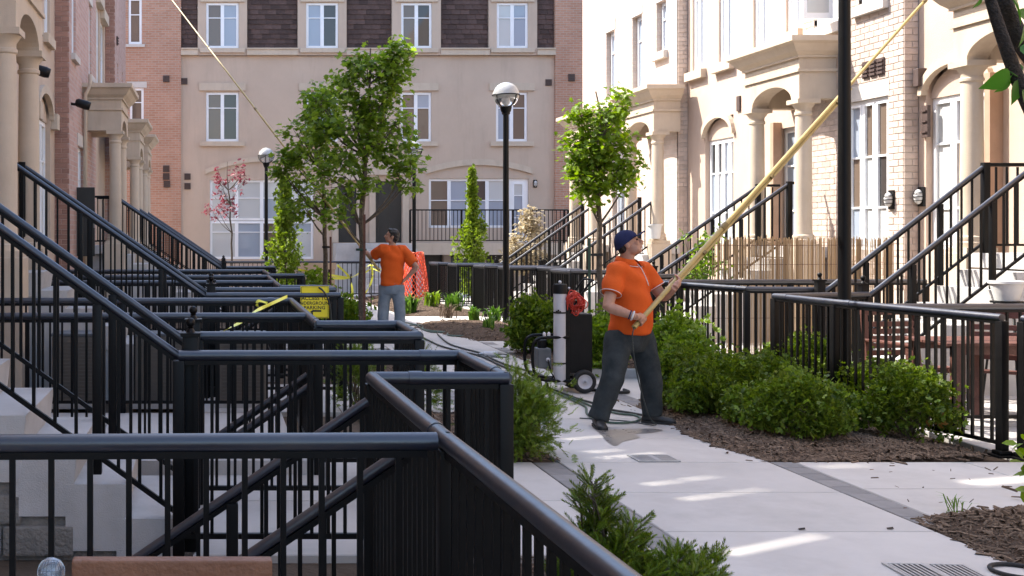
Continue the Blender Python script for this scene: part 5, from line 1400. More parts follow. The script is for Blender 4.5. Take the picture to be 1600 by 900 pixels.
def lerp_limb(b, pts, rs, n=14): 
    pts = [Vector(p) for p in pts]; P_, R_ = [], []
    for i in range(len(pts)-1):
        for k in range(4):
            t = k/4; P_.append(pts[i].lerp(pts[i+1], t)); R_.append(rs[i]+(rs[i+1]-rs[i])*t)
    b.tube(P_+[pts[-1]], R_+[rs[-1]], n)
def grip(b, C, a, d, r, wrist, thumb_up=1):
    """hand closed round a pole: palm on side d, four fingers curling round, thumb the other way"""
    C, a, d = Vector(C), Vector(a).normalized(), Vector(d).normalized(); d = (d-a*d.dot(a)).normalized(); t = a.cross(d)
    pc = C+d*(r+.016)-t*.004
    eball(b, pc, (a*.044, d*.019, t*.040))
    b.tube([Vector(wrist), Vector(wrist).lerp(pc, .5), pc-t*.01], [.029, .030, .030], 12)
    for k, (off, ext) in enumerate(((-.034, 150), (-.012, 175), (.011, 180), (.034, 165))):
        pts = []
        for j in range(8):
            an = rad(40+ext*j/7); rr = r+.010
            pts.append(C+a*(off*thumb_up)+d*math.cos(an)*rr+t*math.sin(an)*rr)
        pts.insert(0, pc+a*(off*.95*thumb_up)+t*.020+d*.004)
        b.tube(pts, [.0105]*3+[.0098]*3+[.0088]*3, 8)
    pts = [pc+a*.03*thumb_up-t*.022]
    for j in range(5):
        an = rad(-55-95*j/4); rr = r+.011; pts.append(C+a*(.040+.006*j)*thumb_up+d*math.cos(an)*rr+t*math.sin(an)*rr)
    b.tube(pts, [.014, .013, .012, .0115, .0105, .0095], 8)
def head(b, c, f, up, neck_base):
    f = Vector(f).normalized(); up = Vector(up); up = (up-f*up.dot(f)).normalized(); s = f.cross(up); c = Vector(c)
    L = lambda x, y, z: c+f*x+s*y+up*z
    eball(b, L(-.008, 0, .028), (f*.097, s*.077, up*.088), 20, 14)       # skull
    eball(b, L(.020, 0, -.035), (f*.072, s*.062, up*.075))               # face
    eball(b, L(.052, 0, -.088), (f*.030, s*.032, up*.024))               # chin
    for q in (-1, 1):
        eball(b, L(.022, q*.042, -.066), (f*.045, s*.020, up*.034))      # jaw
        eball(b, L(.060, q*.036, -.020), (f*.026, s*.022, up*.020))      # cheekbone
        eball(b, L(-.012, q*.078, -.008), (f*.019, s*.010, up*.031))     # ear
        eball(b, L(.074, q*.030, .026), (f*.016, s*.026, up*.010))       # brow
    b.tube([L(.082, 0, .022), L(.104, 0, -.012), L(.114, 0, -.030), L(.098, 0, -.038)], [.009, .012, .016, .012], 8)   # nose
    for q in (-1, 1): eball(b, L(.098, q*.012, -.034), (f*.010, s*.009, up*.008))
    eball(b, L(.086, 0, -.058), (f*.012, s*.022, up*.006)); eball(b, L(.083, 0, -.069), (f*.012, s*.020, up*.007))      # lips
    b.tube([Vector(neck_base), Vector(neck_base).lerp(L(-.025, 0, -.06), .6), L(-.02, 0, -.03)], [.062, .058, .060], 14)
    return L
def eyes(L, parent):
    for q in (-1, 1):
        b = MB(); b.ball(L(.0835, q*.031, .006), .0085, 10, 8); b.build('eye', M['hair'], parent, True)
def shoe(name, ank, d, parent, length=.285):
    d = Vector((d[0], d[1], 0)).normalized(); s = Vector((-d.y, d.x, 0)); a = Vector(ank); a.z = 0
    z0 = gz(a.y); b = MB(); up = Vector((0, 0, 1))
    for x, hw, h in ((-.085, .020, .045), (-.075, .036, .075), (-.04, .041, .098), (.0, .042, .10), (.05, .042, .082), (.10, .046, .062), (.15, .047, .052), (.185, .036, .042), (.200, .016, .03)): pass
    rings = [(-.088, .014, .04), (-.078, .034, .075), (-.04, .040, .10), (.01, .041, .102), (.06, .043, .080), (.11, .047, .060), (.155, .046, .050), (.185, .034, .042), (.198, .012, .03)]
    loft(b, [(a+d*x+up*(z0+h*.5+.004), s*hw, up*(h*.5)) for x, hw, h in rings], 16)
    o = skin_mesh(name, b, M['shoe'], .008, 3, 0, parent)
    so = MB(); N_ = 20; out = []
    for x, hw, h in rings: out.append((x, hw+.004))
    poly = [(x, h) for x, h in out]+[(x, -h) for x, h in reversed(out)]
    vs_ = [a+d*x+s*y+up*(z0+.0) for x, y in poly]+[a+d*x+s*y+up*(z0+.022) for x, y in poly]; n = len(poly)
    so.add(vs_, [tuple(range(n)), tuple(reversed(range(n, 2*n)))]+[(i, n+i, n+(i+1) % n, (i+1) % n) for i in range(n)]); so.build('sole', M['rubber'], o)
def torso_rings(c, f, r, prof):
    up = Vector((0, 0, 1)); return [(Vector((c[0], c[1], 0))+f*o+r*ro+up*z, r*hw, f*hd) for z, hw, hd, o, ro in prof]
UP = Vector((0, 0, 1))
# ---------------------------------------------------------------- worker in the cap
R0 = Vector((3.68, 9.66, .93)); L0 = Vector((4.06, 9.88, 1.245)); PD = (L0-R0).normalized(); PR = .023
m1 = thing('person', 'worker in orange polo, dark jeans and navy cap, gripping a pole and looking up', 'person', (3.62, 9.85, 0))
f = Vector((.78, -.63, 0)).normalized(); r = Vector((f.y, -f.x, 0))
C0 = (3.665, 9.90)
body = MB()
loft(body, torso_rings(C0, f, r, [(.70, .13, .10, 0, 0), (.95, .16, .13, .01, 0), (1.2, .16, .11, 0, 0), (1.36, .15, .085, -.01, 0), (1.44, .075, .065, -.01, 0)]), 16)
rs_, ls_ = Vector((3.515, 9.78, 1.35)), Vector((3.84, 10.02, 1.35))
re, rw = Vector((3.40, 9.66, 1.045)), Vector((3.61, 9.585, .965))
le, lw = Vector((3.99, 9.95, 1.105)), Vector((4.045, 9.83, 1.20))
lerp_limb(body, [Vector((C0[0], C0[1], 1.36)), rs_, rs_.lerp(re, .5), re, re.lerp(rw, .35), rw], [.06, .062, .054, .046, .047, .030])
lerp_limb(body, [Vector((C0[0], C0[1], 1.36)), ls_, ls_.lerp(le, .5), le, le.lerp(lw, .35), lw], [.06, .062, .054, .046, .045, .030])
grip(body, R0, PD, Vector((-.6, -.75, .1)), PR, rw, 1)
grip(body, L0, PD, Vector((.05, -.75, -.6)), PR, lw, 1)
rh, rk, ra = Vector((3.56, 9.84, .80)), Vector((3.465, 9.72, .42)), Vector((3.345, 9.74, .09))
lh, lk, la = Vector((3.775, 9.95, .80)), Vector((3.865, 9.90, .42)), Vector((3.885, 9.93, .09))
for q in ((rh, rk, ra), (lh, lk, la)): lerp_limb(body, q, [.07, .05, .04])
fh = Vector((.84, -.34, .44))
Lh = head(body, (3.655, 9.87, 1.580), fh, UP, (3.645, 9.90, 1.40))
skin_mesh('body', body, M['skin'], .0062, 4, 0, m1); eyes(Lh, m1)
# shirt
sh = MB()
loft(sh, torso_rings(C0, f, r, [(.795, .205, .172, .015, 0), (.86, .210, .178, .022, 0), (.96, .210, .182, .032, 0), (1.06, .206, .174, .030, 0), (1.17, .204, .156, .02, 0), (1.28, .206, .142, .01, 0), (1.35, .180, .118, -.005, 0), (1.405, .125, .092, -.012, 0), (1.43, .08, .07, -.012, 0)]), 28)
lerp_limb(sh, [rs_.lerp(Vector((C0[0], C0[1], 1.34)), .45), rs_, rs_.lerp(re, .45), rs_.lerp(re, .66)], [.095, .086, .084, .088], 18)
lerp_limb(sh, [ls_.lerp(Vector((C0[0], C0[1], 1.34)), .45), ls_, ls_.lerp(le, .45), ls_.lerp(le, .66)], [.095, .086, .084, .088], 18)
so = skin_mesh('polo_shirt', sh, M['orange'], .011, 8, .0065, m1)
for (s0, e0) in ((rs_, re), (ls_, le)):                       # white piping at the sleeve hems
    p = s0.lerp(e0, .635); ax = (e0-s0).normalized(); a = ax.orthogonal().normalized(); c2 = ax.cross(a)
    MB().tube([p+(a*math.cos(t)+c2*math.sin(t))*.0895 for t in [2*math.pi*k/24 for k in range(25)]], .0030, 5, False).build('sleeve_piping', M['whitecloth'], so, True)
nb = Vector((C0[0], C0[1], 1.440))-f*.012                       # collar: a turned-down band open at the front
cv, cf = [], []
for k in range(25):
    a = rad(-160+320*k/24)+math.pi; dv = f*math.cos(a)+r*math.sin(a)
    fr = (math.cos(a)+1)/2
    cv += [nb+dv*.072+UP*(.035-.030*fr), nb+dv*.088+UP*(.030-.032*fr), nb+dv*(.108+.02*fr)+UP*(-.018-.045*fr), nb+dv*(.100+.02*fr)+UP*(-.020-.045*fr)]
for k in range(24):
    b0 = 4*k
    for j in range(3): cf.append((b0+j, b0+j+1, b0+4+j+1, b0+4+j))
MB().add(cv, cf).build('collar', M['orange'], so, True)
MB().tube([cv[4*k+2]+UP*.004 for k in range(25)], .0026, 5).build('collar_piping', M['whitecloth'], so, True)
pk = [(Vector((C0[0], C0[1], 0))+f*o+UP*z+r*.0) for z, o in ((1.405, .075), (1.37, .108), (1.33, .128), (1.28, .150), (1.24, .164), (1.22, .170))]
b = MB(); b.tube([p+f*.006 for p in pk], .0035, 6); b.build('placket_piping', M['whitecloth'], so, True)
# jeans
jn = MB()
loft(jn, torso_rings(C0, f, r, [(.64, .16, .13, .0, 0), (.70, .195, .155, .005, 0), (.78, .200, .165, .012, 0), (.86, .195, .165, .015, 0)]), 22)
lerp_limb(jn, [rh, rh.lerp(rk, .3), rk, rk.lerp(ra, .6), ra+Vector((0, 0, -.02))], [.118, .118, .096, .090, .088], 18)
lerp_limb(jn, [lh, lh.lerp(lk, .3), lk, lk.lerp(la, .6), la+Vector((0, 0, -.02))], [.118, .118, .096, .090, .086], 18)
skin_mesh('jeans', jn, M['denim'], .011, 6, .0038, m1, (7, 9, 15))
shoe('shoe', ra, (-.12, -1), m1); shoe('shoe', la, (.93, -.36), m1)
# cap with bill, hair below it, wristband
fhn = fh.normalized(); upn = (UP-fhn*UP.dot(fhn)).normalized(); sn = fhn.cross(upn); hc = Vector((3.655, 9.87, 1.580))
cp = MB(); n, mm = 22, 8; s = 0
for i in range(mm+1):
    ph = rad(90*i/mm)
    for j in range(n):
        a = 2*math.pi*j/n; cp.v.append(tuple(hc+fhn*(-.010+.110*math.cos(ph)*math.cos(a))+sn*(.090*math.cos(ph)*math.sin(a))+upn*(.036-.050*(1-math.cos(a))*.5*math.cos(ph)**4+.094*math.sin(ph))))
for i in range(mm):
    for j in range(n): cp.f.append((i*n+j, i*n+(j+1) % n, (i+1)*n+(j+1) % n, (i+1)*n+j))
co = cp.build('cap', M['navy'], m1, True)
bl = MB(); k_ = 12; top, bot = [], []
for j in range(k_+1):
    a = rad(-68+136*j/k_); inn = hc+fhn*(-.008+.103*math.cos(a))+sn*(.085*math.sin(a))+upn*.040
    out = hc+fhn*(.02+.155*math.cos(a*.9)**.8 if abs(a) < 1.4 else .03)+sn*(.092*math.sin(a))+upn*(.052-.018*abs(math.sin(a)))
    bl.v += [tuple(inn), tuple(out), tuple(inn-upn*.006), tuple(out-upn*.006)]
for j in range(k_):
    b0 = 4*j; bl.f += [(b0, b0+4, b0+5, b0+1), (b0+2, b0+3, b0+7, b0+6), (b0+1, b0+5, b0+7, b0+3)]
bl.build('bill', M['navy'], co, True)
MB().ball(hc+upn*.129-fhn*.010, .008, 8, 6).build('cap_button', M['navy'], co, True)
hr = MB()
eball(hr, hc-fhn*.052-upn*.012, (fhn*.052, sn*.068, upn*.062))
for q in (-1, 1): eball(hr, hc-fhn*.022+sn*q*.066+upn*.012, (fhn*.028, sn*.012, upn*.034)); skin_mesh('hair', hr, M['hair'], .007, 2, .002, m1)
ax = (rw-re).normalized(); a = ax.orthogonal().normalized(); c2 = ax.cross(a); p = re.lerp(rw, .90)
MB().tube([p+(a*math.cos(t)+c2*math.sin(t))*.0375 for t in [2*math.pi*k/20 for k in range(21)]], .008, 6, False).build('wristband', M['whitecloth'], m1, True)
p = re.lerp(rw, .80); MB().tube([p+(a*math.cos(t)+c2*math.sin(t))*.038 for t in [2*math.pi*k/20 for k in range(21)]], .005, 6, False).build('dark_wristband', M['navy'], m1, True)
# ---------------------------------------------------------------- pole of the worker in the cap
def pole(label, p0, d, segs, parent_bands=()):
    d = Vector(d).normalized(); t = thing('telescopic_pole', label, 'pole', p0, 'yellow telescopic cleaning poles'); p0 = Vector(p0)
    for a, b_, rr in segs:
        MB().tube([p0+d*a, p0+d*b_], rr, 14).build('section', M['pole'], t, 'auto')
    for a, b_, rr in segs[:-1]:
        MB().tube([p0+d*(b_-.06), p0+d*(b_-.02), p0+d*(b_+.02)], [rr+.006, rr+.008, rr+.004], 14).build('clamp', M['pole_dark'], t, 'auto')
    return t, p0, d
t, p0, d = pole('yellow telescopic pole held by the worker in the cap, rising to the sunlit facade', R0-PD*.10, PD, [(0, 1.5, .022), (1.45, 3.85, .020), (3.8, 5.6, .015), (5.55, 7.9, .012)])
side = d.cross(Vector((0, 1, 0))).normalized()*-.034
MB().tube([p0+d*.55+side*.8, p0+d*1.2+side, p0+d*3.88+side], .013, 12).build('second_pole', M['pole'], t, 'auto')
for x in (1.1, 2.3, 3.6): MB().tube([p0+d*x+side*.5-d*.02, p0+d*x+side*.5+d*.02], .034, 14, flat=.66).build('strap', M['pole_dark'], t, 'auto')
e = p0+d*7.9; br = MB(); br.cbox(e.x-.06, e.y-.16, e.z-.03, e.x+.05, e.y+.16, e.z+.03, .01); br.build('brush_head', M['redcord'], t)
MB().tube(spline([p0+d*.0, p0+Vector((-.02, -.02, -.12)), p0+Vector((.02, -.03, -.42)), (p0.x+.12, p0.y-.02, .12), (p0.x+.22, p0.y+.1, .02), (p0.x+.05, p0.y+.35, .014), (p0.x-.3, p0.y+.5, .014)], 8), .006, 6).build('feed_hose', M['hose_dark'], t, True)
# ---------------------------------------------------------------- bareheaded worker
m2 = thing('person', 'dark-haired worker in orange shirt and light jeans seen from behind, hand on hip', 'person', (2.88, 18.0, gz(18)))
f = Vector((-.36, .93, 0)).normalized(); r = Vector((f.y, -f.x, 0)); C1 = (2.90, 18.03)
body = MB()
loft(body, torso_rings(C1, f, r, [(.74, .12, .09, 0, 0), (1.0, .14, .10, 0, 0), (1.25, .15, .10, 0, 0), (1.38, .15, .08, 0, 0), (1.46, .07, .06, .01, 0)]), 16)
rs_, ls_ = Vector((C1[0], C1[1], 1.39))+r*.185, Vector((C1[0], C1[1], 1.40))-r*.185
re, rw = Vector((3.27, 17.90, 1.115)), Vector((3.115, 17.955, .945))
L1 = Vector((2.47, 18.45, 1.41)); D1 = Vector((-3.36, 7.55, 5.59)).normalized()
le, lw = Vector((2.60, 18.16, 1.27)), Vector((2.50, 18.37, 1.375))
lerp_limb(body, [Vector((C1[0], C1[1], 1.38)), rs_, rs_.lerp(re, .5), re, re.lerp(rw, .35), rw], [.055, .055, .048, .042, .042, .028])
lerp_limb(body, [Vector((C1[0], C1[1], 1.38)), ls_, ls_.lerp(le, .5), le, le.lerp(lw, .35), lw], [.055, .055, .048, .042, .042, .028])
grip(body, L1, D1, Vector((.3, -.5, -.8)), .022, lw)
# relaxed hand on the hip
hp = rw+Vector((-.05, .01, -.055)); eball(body, hp, (Vector((-.03, .0, -.035)), Vector((.012, .012, -.01)), Vector((.0, .038, 0))))
body.tube([rw, hp], [.027, .026], 10)
for k, o in enumerate((-.028, -.009, .010, .028)):
    q = hp+Vector((-.025, o, -.03)); body.tube([hp+Vector((-.01, o, -.01)), q, q+Vector((-.02, .0, -.022)), q+Vector((-.032, -.002, -.045))], [.011, .010, .009, .0085], 8)
body.tube([hp+Vector((0, -.03, .01)), hp+Vector((-.012, -.05, -.015)), hp+Vector((-.028, -.056, -.035))], [.013, .011, .0095], 8)
rh, rk, ra = Vector((2.985, 18.03, .82)), Vector((3.02, 18.05, .45)), Vector((3.03, 18.02, .09))
lh, lk, la = Vector((2.80, 18.05, .82)), Vector((2.77, 18.10, .45)), Vector((2.74, 18.06, .09))
for q in ((rh, rk, ra), (lh, lk, la)): lerp_limb(body, q, [.065, .048, .038])
fh2 = Vector((-.93, .22, .22)); hc2 = Vector((2.895, 18.04, 1.605))
Lh = head(body, hc2, fh2, UP, (2.90, 18.04, 1.42))
skin_mesh('body', body, M['skin'], .0075, 4, 0, m2); eyes(Lh, m2)
fn = fh2.normalized(); un = (UP-fn*UP.dot(fn)).normalized(); sn = fn.cross(un)
hr = MB()
eball(hr, hc2-fn*.022+un*.050, (fn*.096, sn*.088, un*.080)); eball(hr, hc2-fn*.062-un*.0, (fn*.060, sn*.080, un*.078)); eball(hr, hc2-fn*.055-un*.055, (fn*.048, sn*.066, un*.05))
eball(hr, hc2+fn*.045+un*.090, (fn*.045, sn*.066, un*.030))
for q in (-1, 1): eball(hr, hc2+fn*.012+sn*q*.072+un*.012, (fn*.014, sn*.010, un*.036))
skin_mesh('hair', hr, M['hair'], .008, 2, .004, m2, (40, 40, 50))
sh = MB()
loft(sh, torso_rings(C1, f, r, [(.82, .198, .148, 0, 0), (.90, .196, .150, .005, 0), (1.02, .192, .146, .005, 0), (1.15, .198, .142, .0, 0), (1.28, .205, .132, -.005, 0), (1.37, .188, .105, 0, 0), (1.43, .11, .08, .008, 0), (1.455, .075, .066, .01, 0)]), 26)
lerp_limb(sh, [rs_.lerp(Vector((C1[0], C1[1], 1.36)), .45), rs_, rs_.lerp(re, .5), rs_.lerp(re, .80)], [.095, .090, .088, .092], 18)
lerp_limb(sh, [ls_.lerp(Vector((C1[0], C1[1], 1.36)), .45), ls_, ls_.lerp(le, .5), ls_.lerp(le, .80)], [.095, .090, .088, .090], 18)
skin_mesh('shirt', sh, M['orange'], .012, 8, .0065, m2)
jn = MB()
loft(jn, torso_rings(C1, f, r, [(.68, .14, .11, 0, 0), (.74, .175, .132, 0, 0), (.85, .180, .138, 0, 0), (.90, .175, .135, 0, 0)]), 22)
lerp_limb(jn, [rh, rh.lerp(rk, .3), rk, rk.lerp(ra, .6), ra+Vector((0, 0, -.03))], [.108, .106, .092, .088, .092], 18)
lerp_limb(jn, [lh, lh.lerp(lk, .3), lk, lk.lerp(la, .6), la+Vector((0, 0, -.03))], [.108, .106, .092, .088, .092], 18)
skin_mesh('jeans', jn, M['denim_l'], .012, 6, .0045, m2, (7, 9, 15))
shoe('shoe', ra, (-.1, 1), m2); shoe('shoe', la, (-.5, .86), m2)
pole('long thin yellow pole held by the bareheaded worker, rising to the upper left', L1-D1*.62, D1, [(0, 2.6, .022), (2.55, 5.4, .020), (5.35, 8.2, .018), (8.15, 11.6, .016)])
# ================================================================ EQUIPMENT AND SMALL THINGS
Yc_ = 11.95; sC = F/Yc_
cx = lambda p: (p-VX)/sC
cz = lambda p: H-(p-HY)/sC
cart = thing('water_cart', 'black wheeled water-filter cart with white cylinder and red cord beside the worker', 'cart', (cx(880), Yc_, 0))
wr = .122
for i, yy in enumerate((Yc_-.20, Yc_+.20)):
    b = MB(); o = (cx(903), yy, wr+.002)
    b.lathe([(wr*.62, -.032), (wr*.80, -.042), (wr*.95, -.034), (wr, -.016), (wr, .016), (wr*.95, .034), (wr*.80, .042), (wr*.62, .032)], 32, o, 'y', False)
    tyre = b.build('wheel', M['rubber'], cart, True)
    b = MB(); b.lathe([(.0, -.030), (.018, -.034), (.022, -.020), (.045, -.016), (.060, -.022), (wr*.62, -.034), (wr*.62, .034), (.04, .02), (0, .02)], 28, o, 'y', False); rim = b.build('rim', M['alu'], tyre, 'auto')
    b = MB(); b.lathe([(0, -.048), (.011, -.046), (.013, -.03), (0, -.03)], 12, o, 'y', False); b.build('hub', M['steel'], tyre, True)
b = MB(); b.tube([(cx(903), Yc_-.19, wr), (cx(903), Yc_+.19, wr)], .012, 10); b.build('axle', M['blackmatte'], cart, True)
MB().cbox(cx(882), Yc_-.16, cz(580), cx(918), Yc_+.17, cz(489), .012).build('tank', M['blackmatte'], cart)
MB().cbox(cx(876), Yc_-.17, cz(596), cx(883), Yc_+.18, cz(470), .006).build('back_plate', M['blackmatte'], cart)
c0 = (cx(869.5), Yc_-.12, 0)
b = MB(); b.lathe([(.060, cz(598)), (.066, cz(596)), (.066, cz(458)), (.060, cz(457))], 28, c0); cyl = b.build('cylinder', M['alu'], cart, 'auto')
b = MB(); b.lathe([(.066, cz(458)+.001), (.074, cz(457)), (.074, cz(446)), (.068, cz(443)), (.03, cz(442.5))], 26, c0); cap_ = b.build('cylinder_cap', M['blackmatte'], cyl, 'auto')
b = MB(); b.ball((c0[0]+.0, c0[1], cz(440)), .017, 12, 8); b.build('valve_knob', M['whitecloth'], cap_, True)
b = MB(); b.ball((c0[0]+.085, c0[1]-.03, cz(449)), .013, 12, 8); b.build('valve_knob', M['whitecloth'], cap_, True)
for zc_ in (487, 565):
    b = MB(); b.lathe([(.067, cz(zc_)-.009), (.069, cz(zc_)-.009), (.069, cz(zc_)+.009), (.067, cz(zc_)+.009)], 26, c0, caps=False); b.build('strap', M['ink'], cyl, 'auto')
for k in range(3): MB().box(c0[0]-.060+.018*k, c0[1]-.0675, cz(487)+.012*(k % 2), c0[0]-.046+.018*k, c0[1]-.045, cz(487)+.022+.012*(k % 2)).build('strap_buckle', M['ink'], cyl)
# front guard loops
for yy in (Yc_-.17, Yc_+.13):
    pts = spline([(cx(880), yy, cz(525)), (cx(850), yy, cz(525)), (cx(834), yy, cz(527)), (cx(826), yy, cz(536)), (cx(825), yy, cz(560)), (cx(828), yy, cz(578)), (cx(838), yy, cz(589)), (cx(860), yy, cz(592)), (cx(903), yy, cz(592))], 6)
    MB().tube(pts, .016, 12).build('guard_loop', M['black'], cart, True)
for px in (838, 860, 878): MB().tube([(cx(px), Yc_-.17, cz(591)), (cx(px), Yc_+.13, cz(591))], .012, 8).build('cross_bar', M['black'], cart, True)
for yy in (Yc_-.15, Yc_+.11):
    MB().tube(spline([(cx(846), yy, cz(592)), (cx(850), yy, cz(604)), (cx(846), yy, .016)], 6), .014, 8).build('foot', M['black'], cart, True)
MB().cbox(cx(836), Yc_-.11, cz(574), cx(857), Yc_+.07, cz(543), .012).build('pump', M['greyplastic'], cart)
b = MB(); b.lathe([(.045, cz(543)), (.05, cz(541)), (.05, cz(531)), (.03, cz(529))], 18, (cx(846), Yc_-.02, 0)); b.build('pump_motor', M['blackmatte'], cart, 'auto')
for px in (844, 851):
    b = MB(); b.lathe([(.012, cz(526)), (.016, cz(524)), (.016, cz(519)), (.008, cz(517))], 10, (cx(px), Yc_-.15, 0)); b.build('fitting', M['whitecloth'], cart, True)
b = MB(); b.lathe([(.02, 0), (.022, -.012), (.0, -.014)], 14, (cx(851), Yc_-.112, cz(560)), 'y', False); b.build('gauge', M['alu'], cart, True)
MB().tube(spline([(cx(851), Yc_-.12, cz(560)), (cx(852), Yc_-.14, cz(568)), (cx(856), Yc_-.13, cz(580)), (cx(864), Yc_-.15, cz(594))], 6), .008, 6).build('pump_tube', M['blackmatte'], cart, True)
# push handle
for yy in (Yc_-.13, Yc_+.13):
    MB().tube(spline([(cx(884), yy, cz(488)), (cx(900), yy, cz(462)), (cx(916), yy, cz(440)), (cx(920), yy, cz(437))], 5), .011, 10).build('handle_bar', M['black'], cart, True)
MB().tube([(cx(920), Yc_-.14, cz(437)), (cx(921.5), Yc_, cz(436.5)), (cx(920), Yc_+.14, cz(437))], .012, 10).build('handle_grip', M['blackmatte'], cart, True)
cd = thing('red_cord', 'coil of red extension cord hung on the water cart', 'cord', (cx(891), Yc_-.16, cz(470)))
cc = Vector((cx(891), Yc_-.15, cz(471)))
for k in range(26):
    b = MB(); w0, w1 = random.uniform(.03, .10), random.uniform(.04, .125); o = Vector((random.gauss(0, .012), random.gauss(0, .028), random.gauss(0, .010))); tl = random.uniform(-.5, .5)
    b.tube([cc+o+Vector((w0*math.cos(t), .035*math.sin(2*t+tl*3)+tl*.03*math.cos(t), w1*math.sin(t))) for t in [2*math.pi*j/26 for j in range(27)]], .0052, 6, False); b.build('cord_turn', M['redcord'], cd, True)
MB().tube(spline([cc+Vector((.0, -.04, .1)), cc+Vector((-.06, -.05, .13)), cc+Vector((-.09, -.04, .05)), cc+Vector((-.085, -.03, -.08))], 6), .0052, 6).build('cord_end', M['redcord'], cd, True)
# ---------------------------------------------------------------- hoses
def hose(label, pix, r, mat, name='hose', z=None):
    pts = [G(a, b, r+.002) for a, b in pix]; pts = [Vector((p.x, p.y, r+.003+gz(p.y))) for p in pts]
    return tag(MB().tube(spline(pts, 10), r, 8).build(name, M[mat], None, True), label, 'hose', 'hoses lying on the path')
hose('green hose looping round the feet of the worker in the cap', [(835, 606), (865, 613), (900, 628), (915, 636), (917, 646), (930, 656), (955, 660.5), (985, 660), (1000, 655), (992, 649), (965, 646), (930, 637), (905, 626), (880, 618), (850, 608)], .0105, 'hose')
hose('black hose running from the cart behind the worker to the mulch', [(850, 603), (900, 622), (935, 632), (955, 640), (985, 645), (1012, 650)], .011, 'hose_dark')
hose('short thick black hose lying behind the legs of the worker', [(905, 606), (925, 609), (945, 612), (965, 613), (982, 612.5), (975, 609)], .017, 'rubber')
hose('dark hose running down the path from the far worker to the cart', [(655, 524), (672, 533), (690, 541), (720, 549), (750, 556), (780, 570), (810, 582), (845, 598)], .013, 'hose_dark')
hose('second dark hose running alongside down the path', [(684, 522), (700, 536), (722, 544), (752, 552), (772, 562), (800, 573), (832, 581), (860, 592)], .013, 'hose_dark')
hose('dark hose crossing in front of the cart on the path', [(805, 599), (822, 595), (838, 592), (855, 590)], .012, 'hose_dark')
hose('green hose coiled on the path below the lamp post', [(640, 504), (660, 505), (662, 512), (690, 517), (740, 519), (752, 520), (735, 524), (712, 525), (700, 523), (702, 519), (725, 517.5), (745, 519)], .013, 'hose')
hose('thin green hose trailing round the mulch point', [(625, 497), (650, 503), (656, 508), (664, 514), (680, 518), (720, 517)], .012, 'hose')
p0, p1 = G(756, 553, .04), G(777, 553, .04); ax = (p1-p0).normalized()
nz = thing('hose_filter', 'silver filter cylinder lying on the path with hose ends', 'filter', p0)
MB().tube([p0, p1], .034, 16).build('canister', M['alu'], nz, 'auto')
for q, s in ((p0, -1), (p1, 1)): MB().tube([q, q+ax*s*.03, q+ax*s*.07], [.03, .02, .012], 12).build('end_cap', M['steel'], nz, 'auto')
MB().tube(spline([p1+ax*.07, p1+ax*.12+Vector((0, -.03, -.01)), p1+ax*.10+Vector((0, -.10, -.03)), p0+Vector((0, -.09, -.028)), p0+ax*-.1+Vector((0, -.03, -.02)), p0+ax*-.07], 6), .007, 6).build('bypass_tube', M['hose_dark'], nz, True)
# ---------------------------------------------------------------- parking sign on the railing
sg = thing('parking_sign', 'yellow sign reading ACCESS TO UNDERGROUND PARKING on the black railing', 'sign', ((492-VX)*11.4/F, 11.405, .8))
ys = 11.402; sx = lambda p: (p-VX)*ys/F
sz = lambda p: H-(p-HY)*ys/F
MB().cbox(sx(469.5), ys, sz(497), sx(514), ys+.006, sz(447), .002).build('plate', M['yellow'], sg)
for a, b_, c_, d_ in ((470.5, 513, 496.2, 495.4), (470.5, 513, 448.4, 447.8), (470.5, 471.2, 496, 448), (512.4, 513, 496, 448)):
    MB().box(sx(a), ys-.0015, sz(c_), sx(b_), ys+.001, sz(d_)).build('border', M['ink'], sg)
def text(body, size, px, py, name='lettering'):
    cu = bpy.data.curves.new('t', 'FONT'); cu.body = body; cu.size = size; cu.align_x = 'CENTER'; cu.extrude = .0004; cu.offset = size*.022; cu.space_character = 1.05
    o = bpy.data.objects.new('t', cu); COL.objects.link(o); dg = bpy.context.evaluated_depsgraph_get()
    me = bpy.data.meshes.new_from_object(o.evaluated_get(dg)); bpy.data.objects.remove(o)
    me.materials.clear(); me.materials.append(M['ink']); q = bpy.data.objects.new(name, me); link(q, sg)
    q.location = (sx(px), ys-.001, sz(py)); q.rotation_euler = (rad(90), 0, 0); return q
text('ACCESS TO', .050, 492, 468.7); text('UNDERGROUND', .0455, 491.5, 476.0); text('PARKING', .050, 491.5, 483.2)
ar = MB(); m_ = lambda u, w_, z: (sx(u), ys-w_, sz(z))
ar.prism([(502, 484.5), (502, 487.3), (489, 487.3), (489, 489.5), (484, 487.5), (489, 484.2)], m_, .0, .0018); ar.prism([(486.5, 488.6), (489.0, 488.6), (489.0, 491.5), (486.5, 491.5)], m_, 0, .0018)
ar.build('arrow', M['ink'], sg)
hz = MB(); hz.tube(spline([(sx(498), ys-.02, sz(449)), (sx(503), ys-.045, sz(453)), (sx(509), ys-.05, sz(461)), (sx(514.5), ys-.04, sz(475)), (sx(517), ys-.03, sz(497)), (sx(517), ys-.03, sz(520))], 6), .010, 8)
tag(hz.build('hose', M['hose_dark'], None, True), 'dark hose hanging over the railing beside the yellow parking sign', 'hose')
